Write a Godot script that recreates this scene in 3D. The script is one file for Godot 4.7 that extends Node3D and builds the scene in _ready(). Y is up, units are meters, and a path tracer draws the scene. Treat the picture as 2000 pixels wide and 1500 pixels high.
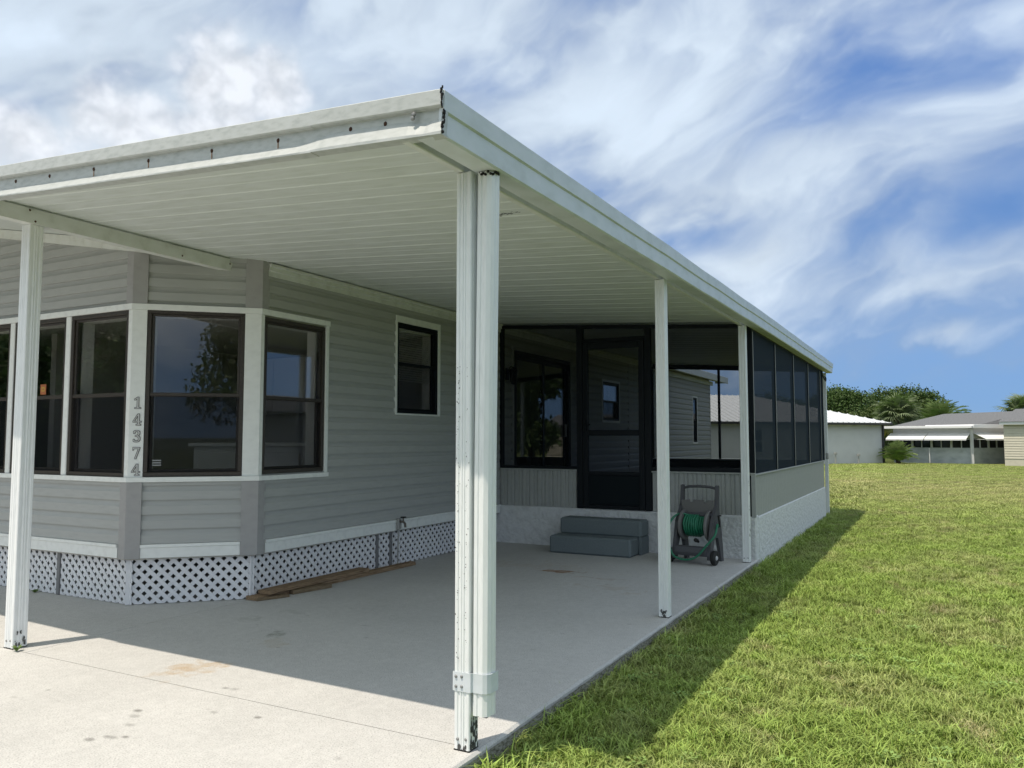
extends Node3D
# A carport on a mobile home, seen from the drive. y is up, metres; slab top y = 0, lawn y = -0.10.

var M := {}
var counts := {}
var rng := RandomNumberGenerator.new()
const LAWN := -0.10

# ------------------------------------------------------------------ mesh builder
class MB:
	var st := SurfaceTool.new()
	var smooth := -1
	var col := Color.WHITE
	var tint := false
	func _init() -> void:
		st.begin(Mesh.PRIMITIVE_TRIANGLES)
	func v(p: Vector3, uv: Vector2) -> void:
		st.set_smooth_group(smooth)
		if tint: st.set_color(col)
		st.set_uv(uv)
		st.add_vertex(p)
	func tri(a: Vector3, b: Vector3, c: Vector3, o: Vector3, ua := Vector2.ZERO, ub := Vector2.ZERO, uc := Vector2.ZERO) -> void:
		if (b - a).cross(c - a).dot(o) > 0.0:
			v(a, ua); v(c, uc); v(b, ub)
		else:
			v(a, ua); v(b, ub); v(c, uc)
	func quad(a: Vector3, b: Vector3, c: Vector3, d: Vector3, o: Vector3, ua := Vector2.ZERO, ub := Vector2.ZERO, uc := Vector2.ZERO, ud := Vector2.ZERO) -> void:
		tri(a, b, c, o, ua, ub, uc)
		tri(a, c, d, o, ua, uc, ud)
	func box(lo: Vector3, hi: Vector3, bev := 0.0, xf := Transform3D.IDENTITY) -> void:
		var c := (lo + hi) * 0.5
		var h := (hi - lo) * 0.5
		bev = minf(bev, minf(h.x, minf(h.y, h.z)) * 0.8)
		var B := xf.basis
		for ax in 3:
			var u := (ax + 1) % 3
			var w := (ax + 2) % 3
			for s in [-1.0, 1.0]:
				var q := []
				for k in [[-1, -1], [1, -1], [1, 1], [-1, 1]]:
					var p := Vector3.ZERO
					p[ax] = s * h[ax]
					p[u] = k[0] * (h[u] - bev)
					p[w] = k[1] * (h[w] - bev)
					q.append(xf * (c + p))
				var n := Vector3.ZERO
				n[ax] = s
				quad(q[0], q[1], q[2], q[3], B * n, Vector2(0, 0), Vector2(1, 0), Vector2(1, 1), Vector2(0, 1))
		if bev <= 0.0: return
		for ax in 3:
			var u := (ax + 1) % 3
			var w := (ax + 2) % 3
			for su in [-1.0, 1.0]:
				for sw in [-1.0, 1.0]:
					var q := []
					for e in [[-1, 0], [1, 0], [1, 1], [-1, 1]]:
						var p := Vector3.ZERO
						p[ax] = e[0] * (h[ax] - bev)
						p[u] = su * (h[u] - (bev if e[1] == 1 else 0.0))
						p[w] = sw * (h[w] - (0.0 if e[1] == 1 else bev))
						q.append(xf * (c + p))
					var n := Vector3.ZERO
					n[u] = su; n[w] = sw
					quad(q[0], q[1], q[2], q[3], B * n)
		for sx in [-1.0, 1.0]:
			for sy in [-1.0, 1.0]:
				for sz in [-1.0, 1.0]:
					var s := Vector3(sx, sy, sz)
					tri(xf * (c + s * (h - Vector3(0, bev, bev))), xf * (c + s * (h - Vector3(bev, 0, bev))), xf * (c + s * (h - Vector3(bev, bev, 0))), B * s)
	static func ccw(poly: PackedVector2Array) -> PackedVector2Array:
		var a := 0.0
		for i in poly.size():
			var p := poly[i]
			var q := poly[(i + 1) % poly.size()]
			a += p.x * q.y - q.x * p.y
		if a < 0.0:
			var r := poly.duplicate()
			r.reverse()
			return r
		return poly
	# a profile carried along a row of frames; the frames' x and y columns hold the profile
	func sweep(prof: PackedVector2Array, frames: Array, caps := true) -> void:
		var pr := MB.ccw(prof)
		var n := pr.size()
		for k in frames.size() - 1:
			var A: Transform3D = frames[k]
			var Bf: Transform3D = frames[k + 1]
			for i in n:
				var a := pr[i]
				var b := pr[(i + 1) % n]
				var o := A.basis * Vector3(b.y - a.y, a.x - b.x, 0)
				var u0 := float(i) / n
				var u1 := float(i + 1) / n
				quad(A * Vector3(a.x, a.y, 0), A * Vector3(b.x, b.y, 0), Bf * Vector3(b.x, b.y, 0), Bf * Vector3(a.x, a.y, 0), o, Vector2(u0, 0), Vector2(u1, 0), Vector2(u1, 1), Vector2(u0, 1))
		if caps and frames.size() > 1:
			var idx := Geometry2D.triangulate_polygon(pr)
			for e in [[frames[0], frames[1]], [frames[-1], frames[-2]]]:
				var F: Transform3D = e[0]
				var G: Transform3D = e[1]
				var o: Vector3 = F.origin - G.origin
				for t in range(0, idx.size(), 3):
					var p := pr[idx[t]]; var q := pr[idx[t + 1]]; var r := pr[idx[t + 2]]
					tri(F * Vector3(p.x, p.y, 0), F * Vector3(q.x, q.y, 0), F * Vector3(r.x, r.y, 0), o)
	func ext(prof: PackedVector2Array, z0: float, z1: float, xf := Transform3D.IDENTITY) -> void:
		sweep(prof, [xf * Transform3D(Basis.IDENTITY, Vector3(0, 0, z0)), xf * Transform3D(Basis.IDENTITY, Vector3(0, 0, z1))])
	func tube(pts: Array, r0: float, r1: float, sides := 8, caps := true) -> void:
		var old := smooth
		smooth = 1
		var rings := []
		var up := Vector3.UP
		for i in pts.size():
			var p: Vector3 = pts[i]
			var d: Vector3 = ((pts[mini(i + 1, pts.size() - 1)] as Vector3) - (pts[maxi(i - 1, 0)] as Vector3)).normalized()
			if absf(d.dot(up)) > 0.95: up = Vector3.RIGHT if absf(d.x) < 0.8 else Vector3.BACK
			var x := d.cross(up).normalized()
			var y := x.cross(d).normalized()
			up = y
			var r := lerpf(r0, r1, float(i) / maxf(1.0, pts.size() - 1.0))
			var ring := []
			for k in sides:
				var a := TAU * k / sides
				ring.append(p + x * cos(a) * r + y * sin(a) * r)
			rings.append(ring)
		for i in rings.size() - 1:
			for k in sides:
				var j := (k + 1) % sides
				var a: Vector3 = rings[i][k]; var b: Vector3 = rings[i][j]
				var c: Vector3 = rings[i + 1][j]; var d: Vector3 = rings[i + 1][k]
				quad(a, b, c, d, a + b - 2.0 * (pts[i] as Vector3))
		if caps:
			smooth = -1
			for e in [[0, 1], [rings.size() - 1, rings.size() - 2]]:
				var ring: Array = rings[e[0]]
				for k in range(1, sides - 1):
					tri(ring[0], ring[k], ring[k + 1], (pts[e[0]] as Vector3) - (pts[e[1]] as Vector3))
		smooth = old
	# profile of (radius, height) turned round the y axis of xf
	func lathe(prof: Array, sides: int, xf := Transform3D.IDENTITY) -> void:
		for i in prof.size() - 1:
			var p: Vector2 = prof[i]
			var q: Vector2 = prof[i + 1]
			for k in sides:
				var a := TAU * k / sides
				var b := TAU * (k + 1) / sides
				var m := (a + b) * 0.5
				var nn := Vector2(q.y - p.y, p.x - q.x)
				var o := xf.basis * Vector3(cos(m) * nn.x, nn.y, sin(m) * nn.x)
				quad(xf * Vector3(cos(a) * p.x, p.y, sin(a) * p.x), xf * Vector3(cos(b) * p.x, p.y, sin(b) * p.x), xf * Vector3(cos(b) * q.x, q.y, sin(b) * q.x), xf * Vector3(cos(a) * q.x, q.y, sin(a) * q.x), o)
	func mesh() -> ArrayMesh:
		st.generate_normals()
		return st.commit()

func V2(a: Array) -> PackedVector2Array:
	var p := PackedVector2Array()
	for i in range(0, a.size(), 2): p.append(Vector2(a[i], a[i + 1]))
	return p
func boxm(lo: Vector3, hi: Vector3, bev := 0.0) -> ArrayMesh:
	var b := MB.new()
	b.box(lo, hi, bev)
	return b.mesh()

# ------------------------------------------------------------------ naming
func numbered(parent: Node, called: String) -> String:
	var key := str(parent.get_instance_id()) + called
	var n: int = counts.get(key, 0)
	counts[key] = n + 1
	return called if n == 0 else "%s_%03d" % [called, n]
func thing(called: String, label: String, category: String, at := Vector3.ZERO, turn := 0.0, group := "") -> Node3D:
	var o := Node3D.new()
	o.name = numbered(self, called)
	add_child(o, true)
	o.position = at
	o.rotation.y = turn
	tag(o, label, category, group)
	return o
func tag(o: Node, label: String, category: String, group := "", kind := "") -> void:
	if label: o.set_meta("label", label)
	if category: o.set_meta("category", category)
	if group: o.set_meta("group", group)
	if kind: o.set_meta("kind", kind)
func part(parent: Node, called: String, mesh: Mesh, mat: Material, xf := Transform3D.IDENTITY) -> MeshInstance3D:
	var o := MeshInstance3D.new()
	o.name = numbered(parent, called)
	o.mesh = mesh
	o.material_override = mat
	o.transform = xf
	o.cast_shadow = GeometryInstance3D.SHADOW_CASTING_SETTING_ON
	parent.add_child(o, true)
	return o
func sub(parent: Node, called: String, xf := Transform3D.IDENTITY) -> Node3D:
	var o := Node3D.new()
	o.name = numbered(parent, called)
	o.transform = xf
	parent.add_child(o, true)
	return o
func struct(called: String, mesh: Mesh, mat: Material, label: String, category: String, xf := Transform3D.IDENTITY) -> MeshInstance3D:
	var o := part(self, called, mesh, mat, xf)
	tag(o, label, category, "", "structure")
	return o

# ------------------------------------------------------------------ materials
func lin(r: float, g: float, b: float, a := 1.0) -> Color:
	var c := Color(r, g, b).linear_to_srgb()
	c.a = a
	return c
func ntex(sd: int, freq: float, stops: Array, size := 512, octaves := 5, kind := FastNoiseLite.TYPE_SIMPLEX_SMOOTH) -> NoiseTexture2D:
	var n := FastNoiseLite.new()
	n.seed = sd
	n.noise_type = kind
	n.frequency = freq
	n.fractal_octaves = octaves
	var t := NoiseTexture2D.new()
	t.width = size; t.height = size
	t.seamless = true
	t.noise = n
	if stops.size():
		var g := Gradient.new()
		var offs := PackedFloat32Array(); var cols := PackedColorArray()
		for s in stops:
			offs.append(s[0]); cols.append(s[1])
		g.offsets = offs; g.colors = cols
		t.color_ramp = g
	return t
func gray(x: float) -> Color: return Color(x, x, x)
func mat(called: String, c: Color, rough: float, spec := 0.5) -> StandardMaterial3D:
	var m := StandardMaterial3D.new()
	m.resource_name = called
	m.albedo_color = c
	m.roughness = rough
	m.metallic_specular = spec
	M[called] = m
	return m
func grain(m: StandardMaterial3D, t: Texture2D, scale: Vector3) -> StandardMaterial3D:
	m.albedo_texture = t
	m.uv1_triplanar = true
	m.uv1_world_triplanar = true
	m.uv1_scale = scale
	return m
func relief(m: StandardMaterial3D, t: Texture2D, cm: float) -> StandardMaterial3D:
	m.heightmap_enabled = true
	m.heightmap_texture = t
	m.heightmap_scale = cm
	return m

func make_materials() -> void:
	var fine := ntex(3, 0.03, [[0.0, gray(0.94)], [0.45, gray(0.985)], [1.0, gray(1.0)]])
	var dusty := ntex(5, 0.012, [[0.0, Color(0.89, 0.89, 0.87)], [0.4, Color(0.965, 0.965, 0.955)], [1.0, Color(1, 1, 1)]])
	var bumps := ntex(8, 0.05, [])
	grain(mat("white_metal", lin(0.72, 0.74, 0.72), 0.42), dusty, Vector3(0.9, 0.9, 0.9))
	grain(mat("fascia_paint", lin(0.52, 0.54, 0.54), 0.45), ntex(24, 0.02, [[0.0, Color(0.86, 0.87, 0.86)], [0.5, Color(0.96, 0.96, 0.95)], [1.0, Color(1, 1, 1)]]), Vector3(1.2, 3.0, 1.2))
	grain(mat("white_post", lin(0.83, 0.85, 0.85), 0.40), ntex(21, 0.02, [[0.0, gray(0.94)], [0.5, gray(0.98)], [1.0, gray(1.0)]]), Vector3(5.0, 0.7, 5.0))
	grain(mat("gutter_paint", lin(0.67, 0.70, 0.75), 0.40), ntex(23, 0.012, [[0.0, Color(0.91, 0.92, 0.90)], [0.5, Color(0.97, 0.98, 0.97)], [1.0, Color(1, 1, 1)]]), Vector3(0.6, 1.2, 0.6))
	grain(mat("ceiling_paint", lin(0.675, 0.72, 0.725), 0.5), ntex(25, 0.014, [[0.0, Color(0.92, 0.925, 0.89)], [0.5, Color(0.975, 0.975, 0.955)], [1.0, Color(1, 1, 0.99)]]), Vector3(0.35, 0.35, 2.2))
	grain(mat("white_vinyl", lin(0.83, 0.85, 0.83), 0.42), fine, Vector3(0.8, 0.8, 0.8))
	grain(mat("siding", lin(0.42, 0.43, 0.42), 0.55, 0.4), ntex(31, 0.02, [[0.0, gray(0.955)], [0.5, gray(0.985)], [1.0, gray(1.0)]]), Vector3(0.5, 2.5, 0.5))
	grain(mat("corner_vinyl", lin(0.37, 0.365, 0.365), 0.5, 0.4), fine, Vector3(0.8, 0.8, 0.8))
	grain(mat("lattice_vinyl", lin(0.78, 0.78, 0.80), 0.5), fine, Vector3(1.2, 1.2, 1.2))
	grain(mat("grey_strip", lin(0.20, 0.20, 0.205), 0.6), fine, Vector3(1, 1, 1))
	grain(mat("bronze", lin(0.045, 0.036, 0.029), 0.45), ntex(41, 0.05, [[0.0, Color(0.7, 0.7, 0.7)], [0.6, Color(1, 1, 1)], [0.80, Color(1, 1, 1)], [0.86, Color(1, 0.95, 0.9)], [1.0, Color(1, 0.95, 0.9)]]), Vector3(2, 2, 2))
	mat("black_frame", lin(0.006, 0.009, 0.012), 0.5, 0.3)
	mat("dark_panel", lin(0.006, 0.010, 0.013), 0.6, 0.25)
	var gl := mat("glass", Color(0.02, 0.03, 0.035, 0.06), 0.0, 0.5)
	gl.transparency = BaseMaterial3D.TRANSPARENCY_ALPHA
	var sc := mat("screen_mesh", lin(0.012, 0.015, 0.018, 0.46), 0.8, 0.2)
	sc.transparency = BaseMaterial3D.TRANSPARENCY_ALPHA
	sc = mat("privacy_mesh", lin(0.012, 0.020, 0.029, 0.94), 0.8, 0.2)
	sc.transparency = BaseMaterial3D.TRANSPARENCY_ALPHA
	sc = mat("insect_mesh", lin(0.012, 0.014, 0.018, 0.38), 0.8, 0.2)
	sc.transparency = BaseMaterial3D.TRANSPARENCY_ALPHA
	relief(grain(mat("stucco", lin(0.72, 0.73, 0.73), 0.85, 0.3), ntex(51, 0.02, [[0.0, gray(0.91)], [0.5, gray(0.97)], [1.0, gray(1.0)]]), Vector3(0.9, 0.9, 0.9)), ntex(52, 0.035, [], 512, 5), 1.0)
	grain(mat("knee_vinyl", lin(0.39, 0.40, 0.385), 0.55, 0.4), fine, Vector3(0.7, 0.7, 0.7))
	relief(grain(mat("step_paint", lin(0.165, 0.195, 0.205), 0.7, 0.3), fine, Vector3(2, 2, 2)), bumps, 0.15)
	mat("reel_plastic", lin(0.075, 0.075, 0.083), 0.55)
	mat("reel_light", lin(0.16, 0.155, 0.15), 0.55)
	mat("black_rubber", lin(0.012, 0.012, 0.012), 0.7)
	mat("hub_white", lin(0.5, 0.5, 0.5), 0.5)
	mat("hose_green", lin(0.015, 0.16, 0.085), 0.45)
	grain(mat("old_wood", lin(0.34, 0.25, 0.165), 0.85, 0.2), ntex(61, 0.02, [[0.0, Color(0.55, 0.5, 0.45)], [0.5, Color(0.92, 0.9, 0.88)], [1.0, Color(1, 1, 1)]]), Vector3(9, 9, 0.5))
	grain(mat("grey_wood", lin(0.25, 0.195, 0.13), 0.9, 0.2), ntex(62, 0.02, [[0.0, Color(0.5, 0.48, 0.45)], [0.5, Color(0.92, 0.9, 0.88)], [1.0, Color(1, 1, 1)]]), Vector3(9, 9, 0.5))
	mat("screw_head", lin(0.25, 0.25, 0.25), 0.5).metallic = 0.4
	mat("rust_dark", lin(0.06, 0.025, 0.012), 0.9)
	mat("rust_run", lin(0.28, 0.15, 0.08), 0.9)
	mat("gap_dark", lin(0.01, 0.01, 0.01), 0.95)
	mat("brass_old", lin(0.10, 0.085, 0.07), 0.5)
	mat("plastic_grey", lin(0.35, 0.35, 0.34), 0.5)
	mat("interior_wall", lin(0.42, 0.41, 0.38), 0.8)
	mat("interior_floor", lin(0.16, 0.12, 0.09), 0.6)
	mat("cabinet_white", lin(0.62, 0.62, 0.60), 0.5)
	mat("digit_silver", lin(0.55, 0.55, 0.54), 0.4)
	mat("digit_dark", lin(0.03, 0.03, 0.03), 0.6)
	mat("sticker_orange", lin(0.38, 0.12, 0.04), 0.6)
	mat("sticker_yellow", lin(0.5, 0.38, 0.06), 0.6)
	mat("sticker_grey", lin(0.25, 0.26, 0.27), 0.6)
	mat("blind_white", lin(0.62, 0.63, 0.58), 0.6)
	grain(mat("roof_white", lin(0.62, 0.64, 0.66), 0.45), fine, Vector3(0.3, 0.3, 0.3))
	grain(mat("neighbour_white", lin(0.66, 0.66, 0.66), 0.8, 0.3), ntex(71, 0.01, [[0.0, gray(0.95)], [0.5, gray(0.98)], [1.0, gray(1.0)]]), Vector3(0.25, 0.25, 0.25))
	grain(mat("neighbour_grey", lin(0.60, 0.63, 0.65), 0.8, 0.3), ntex(72, 0.01, [[0.0, Color(0.78, 0.8, 0.8)], [0.5, gray(0.94)], [1.0, gray(1.0)]]), Vector3(0.25, 0.4, 0.25))
	grain(mat("cream_siding", lin(0.62, 0.58, 0.48), 0.6, 0.3), fine, Vector3(0.3, 0.3, 0.3))
	grain(mat("shingle", lin(0.215, 0.22, 0.23), 0.95, 0.2), ntex(73, 0.06, [[0.0, gray(0.55)], [0.5, gray(0.85)], [1.0, gray(1.0)]]), Vector3(0.35, 0.35, 0.35))
	mat("awning_white", lin(0.78, 0.78, 0.78), 0.45)
	mat("dark_trim", lin(0.035, 0.035, 0.033), 0.6)
	var dark := mat("dark_glass", lin(0.012, 0.014, 0.017), 0.08, 0.5)
	dark.metallic = 0.0
	for c in [["leaf_oak", Color(0.085, 0.135, 0.042)], ["leaf_olive", Color(0.11, 0.15, 0.05)], ["leaf_palm", Color(0.17, 0.21, 0.11)], ["leaf_pale", Color(0.16, 0.22, 0.075)], ["leaf_dry", Color(0.38, 0.32, 0.12)]]:
		var lm := mat(c[0], lin(c[1].r, c[1].g, c[1].b), 0.55, 0.35)
		lm.backlight_enabled = true
		lm.backlight = lin(c[1].r * 1.6, c[1].g * 2.0, c[1].b)
		lm.vertex_color_use_as_albedo = true
	grain(mat("bark", lin(0.10, 0.08, 0.06), 0.95, 0.2), ntex(81, 0.03, [[0.0, gray(0.5)], [1.0, gray(1.0)]]), Vector3(1, 0.4, 1))
	var gm := mat("grass_blade", Color(1, 1, 1), 0.6, 0.3)
	gm.vertex_color_use_as_albedo = true
	gm.backlight_enabled = true
	gm.backlight = lin(0.30, 0.36, 0.10)
	grain(mat("soil", lin(0.105, 0.12, 0.05), 0.95, 0.2), ntex(91, 0.03, [[0.0, Color(0.5, 0.55, 0.35)], [0.5, Color(0.85, 0.9, 0.7)], [1.0, Color(1, 0.95, 0.8)]], 1024, 6), Vector3(0.5, 0.5, 0.5))

# ------------------------------------------------------------------ sky
func sstep(a: float, b: float, x: float) -> float:
	var t := clampf((x - a) / (b - a), 0.0, 1.0)
	return t * t * (3.0 - 2.0 * t)
const SKY_W := 4096
const SKY_H := 2048
var n_big: FastNoiseLite
var n_wisp: FastNoiseLite
var n_puff: FastNoiseLite
var n_fibre: FastNoiseLite
var n_billow: FastNoiseLite
var n_warp: FastNoiseLite
func fnl(sd: int, f: float, o: int) -> FastNoiseLite:
	var n := FastNoiseLite.new()
	n.seed = sd
	n.noise_type = FastNoiseLite.TYPE_SIMPLEX_SMOOTH
	n.frequency = f
	n.fractal_octaves = o
	return n
# thicker (+) or thinner (-) places in the high sheet: azimuth (degrees right of -z), height, half widths, tilt, amount
const PATCH := [
	[-3.5, 21.5, 5.0, 3.6, 0.35, -0.85], [3.5, 23.0, 4.0, 2.4, 0.45, -0.75], [-14.4, 14.6, 3.4, 1.15, 0.12, -1.05],
	[-6.0, 18.0, 9.0, 2.4, 0.28, 0.45], [4.0, 13.6, 3.2, 1.6, 0.55, -0.80], [-10.5, 12.3, 2.4, 0.9, 0.45, 0.55],
	[-4.0, 11.8, 7.0, 1.1, 0.12, -0.35], [3.0, 6.6, 3.0, 0.75, 0.17, 0.95], [1.0, 9.4, 4.0, 0.9, 0.2, 0.30],
	[-24.0, 19.0, 5.0, 2.5, 0.0, -0.28], [-28.5, 27.0, 3.5, 2.4, 0.2, -0.45], [-40.0, 27.5, 8.0, 2.2, -0.1, -0.35], [-62.0, 19.5, 2.6, 2.2, 0.0, -0.5]]
# heaped clouds: azimuth, height, half widths, amount
const HEAP := [[-48.6, 23.4, 4.2, 3.8, 1.0], [-45.2, 23.8, 3.2, 3.2, 0.95], [-54.5, 19.8, 5.2, 3.1, 1.0], [-49.0, 19.6, 5.5, 2.8, 0.9], [-61.2, 18.0, 3.6, 3.0, 1.0], [-72.0, 20.0, 8.0, 4.0, 0.9], [-100.0, 18.0, 10.0, 4.0, 0.9], [62.0, 15.0, 9.0, 4.0, 0.8], [118.0, 18.0, 9.0, 5.0, 0.9], [160.0, 14.0, 9.0, 4.0, 0.8], [-150.0, 18.0, 10.0, 5.0, 0.9]]
func sky_color(azd: float, eld: float) -> Color:
	var az := deg_to_rad(azd)
	var el := deg_to_rad(eld)
	var y := sin(el)
	var c := cos(el)
	var dx := sin(az) * c
	var dz := -cos(az) * c
	# clear air
	var t := pow(1.0 - y, 4.0)
	var R := lerpf(0.115, 0.205, t); var G := lerpf(0.245, 0.395, t); var B := lerpf(0.590, 0.680, t)
	# high sheet, combed into fibres that rise to the right
	var wx := n_warp.get_noise_3d(dx, y * 1.6, dz)
	var wy := n_warp.get_noise_3d(dx + 9.0, y * 1.6, dz)
	var u := azd * 0.0175 + wx * 0.10
	var v := el + wy * 0.07
	var al := u * 0.93 + v * 0.36
	var ac := -u * 0.36 + v * 0.93
	var sheet := n_big.get_noise_3d(dx * 1.3, y * 2.6, dz * 1.3)
	var wisp := n_wisp.get_noise_2d(al * 2.2, ac * 5.0)
	var fine := n_wisp.get_noise_2d(al * 7.0 + 7.0, ac * 12.0)
	var fibre := n_fibre.get_noise_2d(al * 3.0 + fine * 0.25, ac * 9.0 + wisp * 0.5)
	# the sheet is closed on the sun's side of the sky and opens away from it
	var open := 0.5 + 0.5 * cos(az - deg_to_rad(20.0))
	var cover := lerpf(1.25, 0.52, pow(open, 5.0)) + 0.42 * sheet + 0.42 * wisp + 0.24 * fine + 0.26 * fibre
	var paz := azd + wx * 6.0 + fine * 2.6 + wisp * 2.0
	var pel := eld + wy * 4.0 + fine * 1.5
	for f in PATCH:
		var da: float = paz - f[0]
		if absf(da) > f[2] * 2.6: continue
		var de: float = pel - f[1] - da * f[4]
		cover += 0.62 * f[5] * exp(-(da * da) / (f[2] * f[2]) - (de * de) / (f[3] * f[3]))
	cover -= 0.95 * (1.0 - sstep(2.0, 12.0, eld - 0.05 * azd * open))
	var a := sstep(-0.15, 1.25, cover) * 0.97
	var bright := clampf(0.95 + 0.16 * wisp + 0.24 * sheet + 0.11 * fine + 0.07 * fibre, 0.70, 1.14)
	# thin cloud is brighter towards the sun
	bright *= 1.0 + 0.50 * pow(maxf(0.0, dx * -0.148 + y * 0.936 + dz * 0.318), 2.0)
	R = lerpf(R, 0.655 * bright, a); G = lerpf(G, 0.760 * bright, a); B = lerpf(B, 0.875 * bright, a)
	# heaps
	var heap := 0.0
	for f in HEAP:
		var da: float = azd - f[0]
		if absf(da) > f[2] * 2.2: continue
		var de: float = eld - f[1]
		heap = maxf(heap, f[4] * exp(-(da * da) / (f[2] * f[2]) - (de * de) / (f[3] * f[3])))
	if heap > 0.06:
		var p1 := n_puff.get_noise_3d(dx * 9.0, y * 10.0, dz * 9.0)
		var p2 := n_puff.get_noise_3d(dx * 9.0 + 0.10, y * 10.0 - 0.16, dz * 9.0)
		var b1 := n_billow.get_noise_3d(dx * 9.0, y * 10.0, dz * 9.0)
		var b2 := n_billow.get_noise_3d(dx * 9.0 + 0.04, y * 10.0 - 0.09, dz * 9.0)
		var ha := sstep(0.26, 0.70, heap * 0.95 + p1 * 0.46 - b1 * 0.14)
		var hb := clampf(0.95 + (p1 - p2) * 0.34 - (b1 - b2) * 0.18 + p1 * 0.10 - b1 * 0.06, 0.80, 1.08)
		ha *= clampf(0.25 + 0.6 * heap - 0.22 * b1 + 0.4 * p1, 0.12, 0.85)
		R = lerpf(R, 0.89 * hb, ha); G = lerpf(G, 0.925 * hb, ha); B = lerpf(B, 0.985 * hb, ha)
	return Color(R, G, B).linear_to_srgb()
func make_sky() -> PanoramaSkyMaterial:
	n_big = fnl(7, 1.1, 5)
	n_wisp = fnl(19, 1.0, 8)
	n_fibre = fnl(23, 1.0, 6)
	n_fibre.fractal_type = FastNoiseLite.FRACTAL_RIDGED
	n_puff = fnl(29, 0.9, 7)
	n_billow = fnl(31, 1.9, 6)
	n_billow.fractal_type = FastNoiseLite.FRACTAL_RIDGED
	n_warp = fnl(37, 1.6, 4)
	var im := Image.create(SKY_W, SKY_H, false, Image.FORMAT_RGB8)
	im.fill(Color(0.20, 0.23, 0.15).linear_to_srgb())
	# coarse all round, then fine where the view looks
	for lvl in 2:
		var st := 6 if lvl == 0 else 1
		var i0 := 0; var i1 := SKY_W; var j0 := 0; var j1 := SKY_H / 2
		if lvl == 1:
			i0 = int((0.5 - 72.0 / 360.0) * SKY_W); i1 = int((0.5 + 14.0 / 360.0) * SKY_W)
			j0 = int((0.5 - 34.0 / 180.0) * SKY_H)
		var w := int(ceil(float(i1 - i0) / st)); var h := int(ceil(float(j1 - j0) / st))
		var low := Image.create(w, h, false, Image.FORMAT_RGB8)
		for j in h:
			var eld := (0.5 - (j0 + (j + 0.5) * st) / SKY_H) * 180.0
			for i in w:
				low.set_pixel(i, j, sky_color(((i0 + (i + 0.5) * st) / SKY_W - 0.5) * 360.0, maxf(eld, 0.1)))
		low.resize(w * st, h * st, Image.INTERPOLATE_CUBIC)
		im.blit_rect(low, Rect2i(0, 0, mini(w * st, i1 - i0), mini(h * st, j1 - j0)), Vector2i(i0, j0))
	var s := PanoramaSkyMaterial.new()
	# the picture's left edge looks along -z
	var turned := Image.create(SKY_W, SKY_H, false, Image.FORMAT_RGB8)
	turned.blit_rect(im, Rect2i(SKY_W / 2, 0, SKY_W / 2, SKY_H), Vector2i(0, 0))
	turned.blit_rect(im, Rect2i(0, 0, SKY_W / 2, SKY_H), Vector2i(SKY_W / 2, 0))
	s.panorama = ImageTexture.create_from_image(turned)
	return s

# ------------------------------------------------------------------ entry
func _ready() -> void:
	rng.seed = 14374
	# camera, sky, sun, exposure
	var cam := Camera3D.new()
	cam.name = "camera"
	cam.position = Vector3(0, 1.4, 0)
	cam.rotation_degrees = Vector3(3.914, 28.059, 0)
	cam.fov = 51.78
	cam.near = 0.05
	cam.far = 600.0
	add_child(cam)
	cam.current = true
	var env := Environment.new()
	env.background_mode = Environment.BG_SKY
	env.sky = Sky.new()
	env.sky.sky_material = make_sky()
	env.tonemap_mode = Environment.TONE_MAPPER_LINEAR
	env.tonemap_exposure = 1.0
	env.sdfgi_enabled = true
	env.ssao_enabled = true
	env.ssil_enabled = true
	var we := WorldEnvironment.new()
	we.name = "world_environment"
	we.environment = env
	add_child(we)
	var sun := DirectionalLight3D.new()
	sun.name = "sun"
	sun.light_energy = 1.40
	sun.light_color = Color(1.0, 0.955, 0.89)
	sun.light_angular_distance = 0.5
	sun.shadow_enabled = true
	sun.look_at_from_position(Vector3.ZERO, Vector3(0.158, -1.0, -0.340), Vector3.RIGHT)
	add_child(sun)

	make_materials()
	build_ground()
	build_home()
	build_carport()
	build_porch()
	build_lattice()
	build_neighbours()
	build_trees()
	build_steps()
	build_cart()
	build_boards()
	build_small()
	build_grass()

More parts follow.
